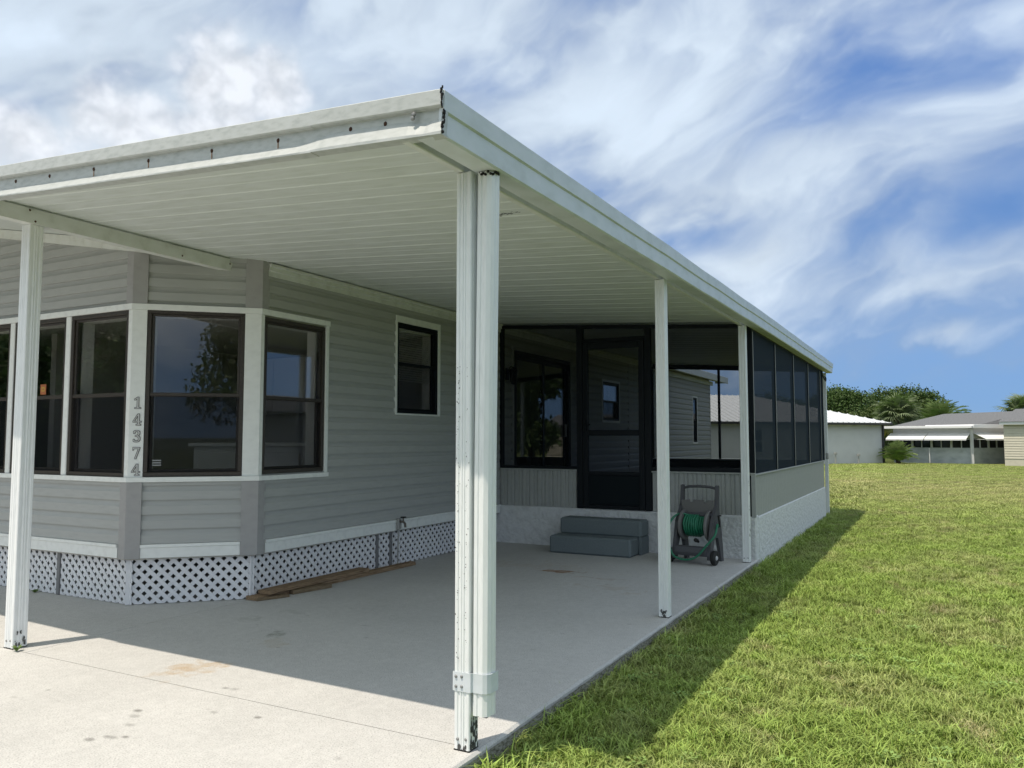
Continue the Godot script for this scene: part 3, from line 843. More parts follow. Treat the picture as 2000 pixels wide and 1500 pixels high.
	for s in [-1, 1]:
		var dr := part(kc, "door", boxm(Vector3(-0.25, 0.05, 0.282), Vector3(0.25, 0.80, 0.30), 0.005), M.cabinet_white, Transform3D(Basis.IDENTITY, Vector3(s * 0.262, 0, 0)))
		part(dr, "handle", boxm(Vector3(-s * 0.20 - 0.008, 0.55, 0.302), Vector3(-s * 0.20 + 0.008, 0.68, 0.32), 0.003), M.black_frame)
	var uc := thing("wall_cabinet", "white wall cabinet hanging beyond the side window glass", "cabinet", Vector3(-8.4, 1.75, -8.6))
	part(uc, "carcass", boxm(Vector3(-0.8, 0, -0.15), Vector3(0.8, 0.8, 0.15), 0.004), M.cabinet_white)
	for s in [-1, 1]:
		part(uc, "door", boxm(Vector3(-0.38, 0.02, 0.152), Vector3(0.38, 0.78, 0.168), 0.004), M.cabinet_white, Transform3D(Basis.IDENTITY, Vector3(s * 0.39, 0, 0)))

# ------------------------------------------------------------------ carport
func sag(z: float) -> float:
	if z > -5.5: return lerpf(0.0, 0.028, clampf((-2.65 - z) / 2.85, 0, 1))
	if z > -10.0: return lerpf(0.028, 0.050, (-5.5 - z) / 4.5)
	return lerpf(0.050, 0.045, clampf((-10.0 - z) / 6.7, 0, 1))
func fluted(w: float) -> PackedVector2Array:
	# square tube with three shallow flutes on each face
	var p := PackedVector2Array()
	var hw := w * 0.5
	var g := 0.0035
	for s in 4:
		var B := Transform2D(s * PI / 2.0, Vector2.ZERO)
		for q in [[-hw + 0.004, 0.0], [-0.58 * hw, 0.0], [-0.50 * hw, g], [-0.30 * hw, g], [-0.22 * hw, 0.0], [-0.1 * hw, 0.0], [-0.04 * hw, g], [0.04 * hw, g], [0.1 * hw, 0.0], [0.22 * hw, 0.0], [0.30 * hw, g], [0.50 * hw, g], [0.58 * hw, 0.0], [hw - 0.004, 0.0]]:
			p.append(B * Vector2(q[0], -hw + q[1]))
	return p
func post_mesh(w: float, y0: float, y1: float) -> ArrayMesh:
	var m := MB.new()
	var B := Basis(Vector3(1, 0, 0), Vector3(0, 0, 1), Vector3(0, 1, 0))
	m.sweep(fluted(w), [Transform3D(B, Vector3(0, y0, 0)), Transform3D(B, Vector3(0, y1, 0))])
	return m.mesh()
func build_carport() -> void:
	var c := thing("carport", "white aluminium carport with flat pan roof on five slim posts", "carport")
	# roof pans, each its own piece
	var PW := 0.305
	var pan := V2([0.0, -0.004, 0.004, -0.0045, 0.014, 0.0, 0.138, 0.0016, 0.148, 0.0040, 0.160, 0.0, 0.290, 0.0018, 0.3035, 0.0024, 0.3035, 0.040, 0.0, 0.040])
	var m := MB.new()
	var Bp := Basis(Vector3(0, 0, 1), Vector3(0, 1, 0), Vector3(1, 0, 0))
	m.sweep(pan, [Transform3D(Bp, Vector3.ZERO), Transform3D(Bp, Vector3(1, 0, 0))])
	var pm := m.mesh()
	var z := -2.70
	while z > -16.75:
		var zc := z - PW
		var yo := 2.722 + sag(z - 0.15)
		var a := Vector3(-5.455, 2.990, zc)
		var b := Vector3(-1.868, yo, zc)
		var x := (b - a)
		var bas := Basis(x, Vector3(-x.y, x.x, 0).normalized(), Vector3(0, 0, 1))
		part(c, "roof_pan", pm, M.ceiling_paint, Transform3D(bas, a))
		z -= PW
	# gutter: two lengths along the lawn side
	var gp := V2([-1.868, 2.652, -1.862, 2.640, -1.758, 2.640, -1.748, 2.648, -1.744, 2.738, -1.734, 2.746, -1.730, 2.826, -1.738, 2.832, -1.868, 2.832, -1.868, 2.815, -1.745, 2.815, -1.758, 2.745, -1.760, 2.652])
	var Bz := Basis(Vector3(1, 0, 0), Vector3(0, 1, 0), Vector3(0, 0, 1))
	for s in [[-2.662, -9.935], [-9.942, -16.80]]:
		var g := MB.new()
		var fr := []
		var n := 14
		for k in n + 1:
			var zz := lerpf(s[0], s[1], float(k) / n)
			fr.append(Transform3D(Bz, Vector3(0.0015 * sin(zz * 3.1), sag(zz) + 0.002 * sin(zz * 4.0), zz)))
		g.sweep(gp, fr)
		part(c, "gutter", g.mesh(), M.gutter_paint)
	part(c, "gutter_end", boxm(Vector3(-1.862, 2.655 + sag(-16.8), -16.806), Vector3(-1.75, 2.82 + sag(-16.8), -16.801)), M.gutter_paint)
	# front fascia: upper band, shaded channel, folded lower lip
	var lip := fnl(211, 1.4, 3)
	var section := func(x: float, cy: float) -> Array:
		var d := 0.0
		if x > -2.55: d = 0.030 * sstep(-2.55, -2.30, x) * (1.0 - 0.75 * exp(-pow((x + 1.83) / 0.05, 2.0)))
		d += 0.004 * lip.get_noise_1d(x * 2.0)
		var w := 0.003 * lip.get_noise_1d(x * 1.3 + 9.0)
		var pr := [Vector2(-0.10, 0.0), Vector2(0.012, 0.0), Vector2(0.016, -0.004), Vector2(0.016 + w, -0.066), Vector2(0.010, -0.071), Vector2(-0.014, -0.073), Vector2(-0.016, -0.134 + d), Vector2(0.014 + w, -0.182 + d * 0.2), Vector2(0.014, -0.189), Vector2(-0.045, -0.190), Vector2(-0.045, -0.184), Vector2(-0.030, -0.180), Vector2(-0.040, -0.078), Vector2(-0.10, -0.03)]
		var o := []
		for p in pr: o.append(Vector3(x, cy + p.y, -2.655 + p.x))
		return o
	var pieces := [[-1.736, -2.44, 0.002], [-2.434, -5.47, 0.0]]
	for s in pieces:
		var g := MB.new()
		var prev := []
		var n := int(ceil(absf(s[1] - s[0]) / 0.045))
		var outs := [Vector3(0, 1, 0), Vector3(0, 1, 1), Vector3(0, 0, 1), Vector3(0, -1, 1), Vector3(0, -1, 0), Vector3(0, 0, 1), Vector3(0, 1, 1), Vector3(0, 0, 1), Vector3(0, -1, 0), Vector3(0, 0, -1), Vector3(0, 1, -0.2), Vector3(0, 0, -1), Vector3(0, -1, -1), Vector3(0, 0, -1)]
		for k in n + 1:
			var x := lerpf(s[0], s[1], float(k) / n)
			var row: Array = section.call(x, 2.826 + 0.0625 * (-1.736 - x) + s[2])
			if prev.size():
				for i in row.size():
					var j := (i + 1) % row.size()
					g.quad(prev[i], prev[j], row[j], row[i], outs[i])
			if k == 0 or k == n:
				var fl := PackedVector2Array()
				for q in row: fl.append(Vector2(q.z, q.y))
				var ix := Geometry2D.triangulate_polygon(fl)
				for t in range(0, ix.size(), 3): g.tri(row[ix[t]], row[ix[t + 1]], row[ix[t + 2]], Vector3.RIGHT if k == 0 else Vector3.LEFT)
			prev = row
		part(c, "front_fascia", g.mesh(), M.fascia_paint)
	var cs := MB.new()
	for i in 26:
		var y := 2.648 + 0.186 * i / 25.0
		var q := Vector3(-1.733 + rng.randf_range(-0.004, 0.003), y, -2.652 + (0.012 if y > 2.75 else -0.008 if y > 2.69 else 0.006) + rng.randf_range(-0.004, 0.004))
		var w := rng.randf_range(0.002, 0.0065)
		cs.box(q - Vector3(w, 0.006, w), q + Vector3(w, 0.006, w), w * 0.5)
	part(c, "corner_sealant", cs.mesh(), M.gap_dark)
	var gf := MB.new()
	var fA := Transform3D(Bp, Vector3(-5.472, 3.06, -2.655))
	var fB := Transform3D(Bp, Vector3(-8.9, 3.06 + 0.178 * 3.43, -2.655))
	gf.sweep(V2([-0.02, 0.02, 0.016, 0.02, 0.016, -0.06, -0.016, -0.065, -0.016, -0.12, 0.012, -0.165, -0.03, -0.165]), [fA, fB])
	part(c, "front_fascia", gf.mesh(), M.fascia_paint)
	# screws, rust and runs on the shaded channel
	var scr := MB.new()
	scr.lathe([Vector2(0.0, 0.006), Vector2(0.005, 0.005), Vector2(0.008, 0.0)], 8, Transform3D(Basis(Vector3.RIGHT, PI / 2), Vector3.ZERO))
	var sm := scr.mesh()
	for x in [-2.04, -2.23, -2.66, -3.10, -3.57, -4.02, -4.42, -4.75]:
		var y: float = 2.826 + 0.0625 * (-1.736 - x) - 0.098
		var o := part(c, "rusty_screw", sm, M.rust_dark, Transform3D(Basis.from_scale(Vector3(1.15, 1.5, 1)), Vector3(x, y, -2.670)))
		if x > -4.2: part(o, "rust_run", boxm(Vector3(-0.0025, -0.030, 0.0004), Vector3(0.0025, -0.006, 0.0012)), M.rust_run)
	for x in [-1.875, -1.880]:
		part(c, "bolt", sm, M.screw_head, Transform3D(Basis.from_scale(Vector3(1.5, 1.5, 1.5)), Vector3(x, 2.748 - (x + 1.875) * 4.0 - (0.035 if x < -1.876 else 0.0), -2.648)))
	# header over the posts
	for s in [[-2.675, -9.93], [-9.94, -16.78]]:
		var g := MB.new()
		var fr := []
		for k in 9:
			var zz := lerpf(s[0], s[1], k / 8.0)
			fr.append(Transform3D(Bz, Vector3(0, sag(zz), zz)))
		g.sweep(V2([-1.956, 2.652, -1.952, 2.648, -1.922, 2.648, -1.918, 2.652, -1.918, 2.704, -1.956, 2.708]), fr)
		part(c, "header", g.mesh(), M.white_metal)
	# beam from the left front post back to the house
	var bm := MB.new()
	bm.sweep(V2([-5.500, 2.872, -5.424, 2.872, -5.424, 2.900, -5.428, 2.976, -5.496, 2.976, -5.500, 2.900]), [Transform3D(Bz, Vector3(0, 0.002, -2.70)), Transform3D(Bz, Vector3(0, -0.002, -3.9)), Transform3D(Bz, Vector3(0, 0, -5.03))])
	part(c, "beam", bm.mesh(), M.white_metal)
	var fl2 := MB.new()
	fl2.box(Vector3(-5.436, 2.970, -4.98), Vector3(-5.400, 2.982, -4.05), 0.002, Transform3D(Basis(Vector3.UP, 0.012), Vector3(0, 0, 0)))
	part(c, "loose_flashing", fl2.mesh(), M.white_metal)
	for q in [[2.96, -3.15], [2.89, -3.19], [2.90, -4.4], [2.93, -4.9]]:
		part(c, "bolt", sm, M.rust_dark, Transform3D(Basis(Vector3.UP, PI / 2), Vector3(-5.424, q[0], q[1])))
	# posts
	var posts := [[-1.916, -3.153, 0.0, 2.648, "white_post", 0.080], [-1.914, -6.150, 0.0, 2.672, "white_post", 0.080], [-1.918, -9.245, 0.0, 2.690, "white_post", 0.080], [-5.492, -3.215, 0.0, 2.871, "white_post", 0.098], [-1.893, -16.72, LAWN - 0.02, 2.688, "white_post", 0.062]]
	for p in posts:
		var o := part(c, "post", post_mesh(p[5], p[2] + 0.006, p[3]), M[p[4]], Transform3D(Basis.IDENTITY, Vector3(p[0], 0, p[1])))
		var hw: float = p[5] * 0.5 + 0.0015
		part(o, "foot", boxm(Vector3(-hw, p[2], -hw), Vector3(hw, p[2] + 0.007, hw), 0.002), M.gap_dark)
		for e in [[-0.022, 0.030], [0.022, 0.034]]:
			part(o, "screw", sm, M.screw_head, Transform3D(Basis.IDENTITY, Vector3(e[0], p[2] + e[1] + 0.02, hw - 0.003)))
	# bare patches where the paint has come off near the post feet
	var peel := mat("bare_patch", lin(0.07, 0.07, 0.068), 0.8)
	var flake := func(px: float, pz: float, nx: Vector3, y0: float, y1: float, cnt: int, wide: float) -> void:
		var g := MB.new()
		var t := Vector3.UP.cross(nx)
		for i in cnt:
			var cy := y0 + (y1 - y0) * pow(rng.randf(), 1.6)
			var cx := rng.randf_range(-wide, wide)
			var r := rng.randf_range(0.003, 0.009)
			var pts := []
			for k in 7:
				var a := TAU * k / 7.0
				var rr := r * rng.randf_range(0.6, 1.3)
				pts.append(Vector3(px, 0, pz) + nx * (0.0406 + 0.0002 * (i % 7)) + t * clampf(cx + cos(a) * rr, -0.036, 0.036) + Vector3.UP * (cy + sin(a) * rr * 1.9))
			for k in range(1, 6): g.tri(pts[0], pts[k], pts[k + 1], nx)
		part(c, "bare_patches", g.mesh(), peel)
	flake.call(-1.916, -3.153, Vector3(1, 0, 0), 0.015, 0.15, 60, 0.034)
	flake.call(-1.916, -3.153, Vector3(0, 0, 1), 0.008, 0.025, 5, 0.034)
	flake.call(-1.914, -6.150, Vector3(0, 0, 1), 0.008, 0.05, 9, 0.034)
	# pin-prick chips up the corner post
	flake.call(-5.482, -3.215, Vector3(1, 0, 0), 0.015, 0.12, 14, 0.034)
	flake.call(-1.918, -9.245, Vector3(1, 0, 0), 0.30, 0.95, 14, 0.03)
	var pin := MB.new()
	for i in 110:
		var cy := rng.randf_range(0.38, 1.75)
		var cx := (-0.024 if rng.randf() < 0.6 else 0.021) + rng.randfn() * 0.005
		var r := rng.randf_range(0.0006, 0.0022)
		var o := Vector3(-1.916 + cx, cy, -3.153 + 0.0403 + 0.0001 * (i % 5))
		pin.quad(o + Vector3(-r, -r * 1.4, 0), o + Vector3(r, -r, 0), o + Vector3(r * 0.7, r * 2.0, 0), o + Vector3(-r, r * 1.2, 0), Vector3.BACK)
	part(c, "bare_patches", pin.mesh(), peel)
	var smud := MB.new()
	for i in 46:
		var x := rng.randf_range(-2.42, -2.16)
		var zz := -4.16 + 0.016 * rng.randfn() + 0.10 * (x + 2.3)
		var yy := 2.722 + sag(-4.2) + (x + 1.868) * -0.0668 - 0.0012 - 0.0003 * (i % 4)
		var r := rng.randf_range(0.002, 0.007)
		smud.quad(Vector3(x - r * 2.0, yy, zz - r), Vector3(x + r, yy, zz - r * 0.6), Vector3(x + r * 1.6, yy, zz + r), Vector3(x - r, yy, zz + r * 0.5), Vector3.DOWN)
	part(c, "ceiling_smudge", smud.mesh(), peel)
	# downspout strapped to the corner post
	var ds := MB.new()
	var By := Basis(Vector3(1, 0, 0), Vector3(0, 0, 1), Vector3(0, 1, 0))
	var dp := V2([-0.040, 0.034, -0.034, 0.040, -0.018, 0.040, -0.015, 0.036, -0.006, 0.036, -0.003, 0.040, 0.012, 0.040, 0.030, 0.028, 0.038, 0.010, 0.035, 0.004, 0.035, -0.010, 0.038, -0.016, 0.038, -0.034, 0.030, -0.042, -0.034, -0.042, -0.040, -0.034])
	ds.sweep(dp, [Transform3D(By, Vector3(-1.828, 0.16, -3.165)), Transform3D(By, Vector3(-1.826, 1.3, -3.168)), Transform3D(By, Vector3(-1.812, 2.642, -3.170))])
	var dn := part(c, "downspout", ds.mesh(), M.white_post)
	part(dn, "inside", boxm(Vector3(-1.862, 0.158, -3.20), Vector3(-1.796, 0.1605, -3.13)), M.gap_dark)
	var sp := MB.new()
	var sy := 0.262
	sp.sweep(V2([-1.962, -3.1105, -1.868, -3.1095, -1.862, -3.122, -1.812, -3.120, -1.794, -3.130, -1.784, -3.150, -1.784, -3.215, -1.786, -3.215, -1.788, -3.152, -1.797, -3.133, -1.813, -3.123, -1.864, -3.125, -1.870, -3.1122, -1.962, -3.1128]), [Transform3D(By, Vector3(0, sy, 0)), Transform3D(By, Vector3(0, sy + 0.085, 0))])
	var so := part(dn, "strap", sp.mesh(), M.gutter_paint)
	for e in [[-1.945, sy + 0.02], [-1.915, sy + 0.022], [-1.945, sy + 0.064], [-1.915, sy + 0.066]]:
		part(dn, "rivet", sm, M.screw_head, Transform3D(Basis.IDENTITY, Vector3(e[0], e[1], -3.110)))
	# old sealant round the top of the downspout
	var seal := MB.new()
	for i in 22:
		var a := TAU * i / 22.0
		var p := Vector3(-1.812 + 0.043 * cos(a), 2.634 + rng.randf_range(-0.012, 0.006), -3.170 + 0.045 * sin(a))
		seal.box(p - Vector3(0.006, 0.005, 0.006), p + Vector3(0.006, 0.006, 0.006), 0.003)
	part(c, "sealant", seal.mesh(), M.gap_dark)

# ------------------------------------------------------------------ lattice skirting
func lattice_panel(label: String, xf: Transform3D, u0: float, u1: float, y1: float) -> void:
	var pitch := 0.0637
	var sw := 0.034
	var t := thing("lattice_skirt", label, "lattice", Vector3.ZERO, 0.0, "lattice panels round the foot of the house")
	t.transform = xf
	var rect := PackedVector2Array([Vector2(u0, 0.004), Vector2(u1, 0.004), Vector2(u1, y1), Vector2(u0, y1)])
	for layer in 2:
		var dir := Vector2(1, 1).normalized() if layer == 0 else Vector2(1, -1).normalized()
		var nrm := Vector2(-dir.y, dir.x)
		var lo := INF; var hi := -INF
		for p in rect:
			lo = minf(lo, p.dot(nrm)); hi = maxf(hi, p.dot(nrm))
		var k := floorf(lo / pitch)
		while k * pitch < hi + pitch:
			var c := nrm * (k * pitch)
			var q := PackedVector2Array([c - dir * 20 - nrm * sw / 2, c + dir * 20 - nrm * sw / 2, c + dir * 20 + nrm * sw / 2, c - dir * 20 + nrm * sw / 2])
			for r in Geometry2D.intersect_polygons(rect, q):
				if r.size() < 3: continue
				var g := MB.new()
				g.ext(r, -0.014 if layer == 0 else -0.0075, -0.0085 if layer == 0 else -0.002)
				part(t, "slat", g.mesh(), M.lattice_vinyl)
			k += 1
func build_lattice() -> void:
	var e0 := 6.6
	var inn := Transform3D(Basis.IDENTITY, Vector3(0, 0, -0.045))
	lattice_panel("white diamond lattice left of the grey strip under the end windows", XE * inn, e0 - 2.9, e0 - 1.005, 0.395)
	lattice_panel("white diamond lattice between grey strip and corner under the end windows", XE * inn, e0 - 0.96, e0 + 0.005, 0.395)
	lattice_panel("white diamond lattice facing the drive below the corner window", XC * inn, 0.02, 1.02, 0.395)
	lattice_panel("white diamond lattice behind the planks on the long wall", XL * inn, 0.02, 1.745, 0.395)
	lattice_panel("narrow white lattice piece between two grey strips on long wall", XL * inn, 1.79, 1.985, 0.395)
	lattice_panel("white diamond lattice below the tap reaching to the porch", XL * inn, 2.03, 4.37, 0.395)
	for s in [[XE, e0 - 1.003, e0 - 0.962, "grey strip covering the lattice joint under the end windows"], [XL, 1.747, 1.788, "grey strip on the lattice at the far end of the planks"], [XL, 1.987, 2.028, "grey strip on the lattice nearer the tap"]]:
		var t := part(self, "lattice_strip", boxm(Vector3(s[1], 0.003, -0.06), Vector3(s[2], 0.394, -0.036), 0.002), M.grey_strip, s[0])
		tag(t, s[3], "strip", "grey strips on the lattice")
	# edge strips at the corners
	var h := get_node("mobile_home")
	part(h, "lattice_corner", boxm(Vector3(-0.012, 0.003, -0.062), Vector3(0.030, 0.394, -0.044), 0.002), M.lattice_vinyl, XC)
	part(h, "lattice_corner", boxm(Vector3(-0.005, 0.003, -0.064), Vector3(0.016, 0.394, -0.046), 0.002), M.lattice_vinyl, XL)

# ------------------------------------------------------------------ screened porch
func member(p: Node, xf: Transform3D, called: String, u0: float, u1: float, y0: float, y1: float, z0 := -0.055, z1 := 0.0) -> void:
	part(p, called, boxm(Vector3(u0, y0, z0), Vector3(u1, y1, z1), 0.004), M.black_frame, xf)
func netting(p: Node, called: String, xf: Transform3D, a: Vector2, b: Vector2, c: Vector2, d: Vector2, z: float, mt: String) -> void:
	var g := MB.new()
	g.quad(Vector3(a.x, a.y, z), Vector3(b.x, b.y, z), Vector3(c.x, c.y, z), Vector3(d.x, d.y, z), Vector3.BACK)
	part(p, called, g.mesh(), M[mt], xf)
func build_porch() -> void:
	var p := thing("screened_porch", "dark screened porch on a white stucco base behind the carport", "porch")
	var PF := -9.48
	var PX := -1.856
	var PB := -16.12
	# base: front, side, back, floor
	part(p, "stucco_base", boxm(Vector3(-5.31, -0.12, -9.66), Vector3(PX, 0.497, PF), 0.012), M.stucco)
	part(p, "stucco_base", boxm(Vector3(PX - 0.18, -0.2, PB), Vector3(PX - 0.001, 0.480, -9.661), 0.012), M.stucco)
	part(p, "stucco_base", boxm(Vector3(-5.25, -0.2, PB), Vector3(PX - 0.181, 0.480, PB + 0.18), 0.012), M.stucco)
	part(p, "floor", boxm(Vector3(-5.25, 0.38, PB + 0.181), Vector3(PX - 0.181, 0.47, -9.661)), M.step_paint)
	# upright boards of the knee walls
	var XF := wall_xf(Vector2(-5.25, PF), Vector2(PX, PF))
	var XS := wall_xf(Vector2(PX, PF), Vector2(PX, PB))
	var XB := wall_xf(Vector2(PX, PB), Vector2(-5.25, PB))
	var knee := func(xf: Transform3D, u0: float, u1: float, y0: float, y1: float, wid: float) -> void:
		var n := int(round((u1 - u0) / wid))
		var w := (u1 - u0) / n
		var m := MB.new()
		var By := Basis(Vector3(1, 0, 0), Vector3(0, 0, 1), Vector3(0, 1, 0))
		m.sweep(V2([0.0, -0.03, 0.0, -0.013, 0.005, 0.0, w * 0.40, 0.0, w * 0.46, -0.009, w * 0.54, -0.009, w * 0.60, 0.0, w - 0.015, 0.0, w - 0.008, -0.013, w, -0.013, w, -0.03]), [Transform3D(By, Vector3(0, y0, 0)), Transform3D(By, Vector3(0, y1, 0))])
		var mm := m.mesh()
		for i in n: part(p, "upright_board", mm, M.knee_vinyl, xf * Transform3D(Basis.IDENTITY, Vector3(u0 + w * i, 0, -0.012)))
		part(p, "cap_rail", boxm(Vector3(u0 - 0.004, y1 + 0.001, -0.05), Vector3(u1 + 0.004, y1 + 0.020, 0.008), 0.003), M.knee_vinyl, xf)
		part(p, "inner_shade_panel", boxm(Vector3(u0, y0 - 0.03, -0.060), Vector3(u1, y1, -0.043)), M.dark_panel, xf)  # near-black colour paints in the shade of the porch interior
	knee.call(XF, 0.01, 1.145, 0.499, 0.975, 0.114)
	knee.call(XF, 2.155, 3.385, 0.499, 0.975, 0.112)
	knee.call(XS, 0.005, 6.60, 0.482, 0.962, 0.112)
	knee.call(XB, 0.02, 3.37, 0.482, 0.962, 0.14)
	part(p, "corner_post_trim", boxm(Vector3(PX - 0.045, 0.482, PF - 0.02), Vector3(PX + 0.006, 0.995, PF + 0.006), 0.004), M.knee_vinyl)
	# front frames
	var top := func(x: float) -> float: return 2.985 + (2.762 - 2.985) * (x + 5.455) / (3.587) - 0.022
	member(p, XF, "screen_stud", 0.005, 0.055, 0.998, 2.945)
	member(p, XF, "screen_stud", 1.150, 1.235, 0.50, 2.870, -0.06, 0.006)
	member(p, XF, "screen_stud", 2.070, 2.150, 0.50, 2.815, -0.06, 0.006)
	member(p, XF, "screen_stud", 3.320, 3.390, 0.998, 2.735)
	member(p, XF, "sill_rail", 0.056, 1.149, 0.998, 1.035)
	member(p, XF, "sill_rail", 2.151, 3.319, 0.998, 1.045)
	var hd := MB.new()
	hd.sweep(V2([-0.05, -0.045, 0.008, -0.045, 0.008, 0, -0.05, 0]), [Transform3D(Basis(Vector3(0, 0, 1), Vector3(0, 1, 0), Vector3(1, 0, 0)), Vector3(0.0, top.call(-5.25), 0)), Transform3D(Basis(Vector3(0, 0, 1), Vector3(0, 1, 0), Vector3(1, 0, 0)), Vector3(3.385, top.call(PX), 0))])
	part(p, "head_rail", hd.mesh(), M.black_frame, XF)
	member(p, XF, "door_head", 1.236, 2.069, 2.635, 2.685)
	netting(p, "screen", XF, Vector2(0.056, 1.036), Vector2(1.149, 1.036), Vector2(1.149, top.call(-4.1) - 0.046), Vector2(0.056, top.call(-5.194) - 0.046), -0.02, "screen_mesh")
	netting(p, "screen", XF, Vector2(1.236, 2.686), Vector2(2.069, 2.686), Vector2(2.069, top.call(-3.18) - 0.046), Vector2(1.236, top.call(-4.014) - 0.046), -0.02, "screen_mesh")
	netting(p, "screen", XF, Vector2(2.151, 1.046), Vector2(3.319, 1.046), Vector2(3.319, top.call(-1.93) - 0.046), Vector2(2.151, top.call(-3.099) - 0.046), -0.02, "screen_mesh")
	# door
	var d := sub(p, "screen_door", XF * Transform3D(Basis.IDENTITY, Vector3(1.236, 0.505, 0)))
	var W := 0.833
	part(d, "door_frame", bars([[0.004, 0.075, 0.0, 2.125], [W - 0.075, W - 0.004, 0.0, 2.125], [0.076, W - 0.076, 2.04, 2.125], [0.076, W - 0.076, 0.925, 1.000], [0.076, W - 0.076, 0.425, 0.470], [0.076, W - 0.076, 0.0, 0.05]], -0.030, 0.012, 0.005), M.black_frame)
	part(d, "kick_panel", boxm(Vector3(0.076, 0.051, -0.016), Vector3(W - 0.076, 0.424, 0.004), 0.004), M.dark_panel)
	part(d, "door_screen", pane_mesh(0.076, W - 0.076, 1.001, 2.039, -0.010, 1), M.screen_mesh)
	part(d, "door_screen", pane_mesh(0.076, W - 0.076, 0.471, 0.924, -0.010, 1), M.screen_mesh)
	part(d, "handle", boxm(Vector3(0.03, 0.99, 0.014), Vector3(0.055, 1.10, 0.045), 0.006), M.black_frame)
	part(d, "lever", boxm(Vector3(0.05, 1.06, 0.03), Vector3(0.12, 1.075, 0.045), 0.005), M.black_frame)
	# side frames and privacy screens
	var us := [0.0, 1.49, 3.05, 4.62, 6.20, 6.63]
	for i in us.size() - 1:
		var a: float = us[i]; var b: float = us[i + 1]
		var ta := 2.645 + sag(PF - a) - 0.02; var tb := 2.645 + sag(PF - b) - 0.02
		part(p, "side_stud", boxm(Vector3(a + 0.006, 0.985, -0.05), Vector3(a + 0.046, ta, -0.004), 0.003), M.black_frame, XS)
		netting(p, "side_screen", XS, Vector2(a + 0.047, 0.985), Vector2(b + 0.005, 0.985), Vector2(b + 0.005, tb), Vector2(a + 0.047, ta), -0.012, "privacy_mesh")
		part(p, "screen_spline", boxm(Vector3(a + 0.020, 0.985, -0.003), Vector3(a + 0.032, ta - 0.02, 0.004), 0.002), M.plastic_grey, XS)
		part(p, "side_rail", boxm(Vector3(a + 0.047, 0.985, -0.05), Vector3(b + 0.005, 1.02, -0.013), 0.003), M.black_frame, XS)
	part(p, "side_stud", boxm(Vector3(6.595, 0.985, -0.05), Vector3(6.638, 2.66, 0.0), 0.003), M.black_frame, XS)
	var sh := MB.new()
	var Bz := Basis(Vector3(1, 0, 0), Vector3(0, 1, 0), Vector3(0, 0, 1))
	var fr := []
	for k in 6:
		var zz := lerpf(PF - 0.06, PB, k / 5.0)
		fr.append(Transform3D(Bz, Vector3(0, sag(zz), zz)))
	sh.sweep(V2([-1.884, 2.60, -1.872, 2.60, -1.872, 2.66, -1.884, 2.66]), fr)
	part(p, "head_rail", sh.mesh(), M.black_frame)
	# back wall frames
	for u in [0.0, 1.95, 3.34]:
		var w := 0.045
		part(p, "back_stud", boxm(Vector3(u, 0.985, -0.05), Vector3(u + w, 2.66 + 0.062 * u, 0.0), 0.003), M.black_frame, XB)
	var bh := MB.new()
	var Bq := Basis(Vector3(0, 0, 1), Vector3(0, 1, 0), Vector3(1, 0, 0))
	bh.sweep(V2([-0.06, -0.085, 0.0, -0.085, 0.0, 0.015, -0.06, 0.015]), [Transform3D(Bq, Vector3(0.0, top.call(PX), 0)), Transform3D(Bq, Vector3(3.385, top.call(-5.25), 0))])
	part(p, "head_rail", bh.mesh(), M.black_frame, XB)
	netting(p, "back_screen", XB, Vector2(0.0, 1.0), Vector2(3.385, 1.0), Vector2(3.385, top.call(-5.25) - 0.08), Vector2(0.0, top.call(PX) - 0.08), -0.02, "insect_mesh")
	# loose cord and clip at the far corner
	var cd := MB.new()
	cd.tube([Vector3(-1.85, 2.62, -16.0), Vector3(-1.83, 2.53, -16.15), Vector3(-1.82, 2.50, -16.3), Vector3(-1.83, 2.56, -16.42), Vector3(-1.85, 2.60, -16.4)], 0.012, 0.012, 6)
	part(p, "cord", cd.mesh(), M.black_rubber)
	part(p, "clip", boxm(Vector3(-1.85, 1.0, -16.3), Vector3(-1.80, 1.12, -16.2), 0.01), M.plastic_grey)

# ------------------------------------------------------------------ steps
func build_steps() -> void:
	var s := thing("porch_steps", "two grey painted concrete steps below the screen door", "steps", Vector3(-3.70, 0, -9.19))
	var b := MB.new()
	b.box(Vector3(-0.525, 0.0, -0.275), Vector3(0.525, 0.212, 0.295), 0.022)
	part(s, "lower_step", b.mesh(), M.step_paint)
	b = MB.new()
	b.box(Vector3(-0.505, 0.205, -0.272), Vector3(0.565, 0.405, 0.02), 0.022)
	part(s, "upper_step", b.mesh(), M.step_paint)
	part(s, "upper_side", boxm(Vector3(0.526, 0.0, -0.272), Vector3(0.562, 0.21, 0.015), 0.006), M.step_paint)

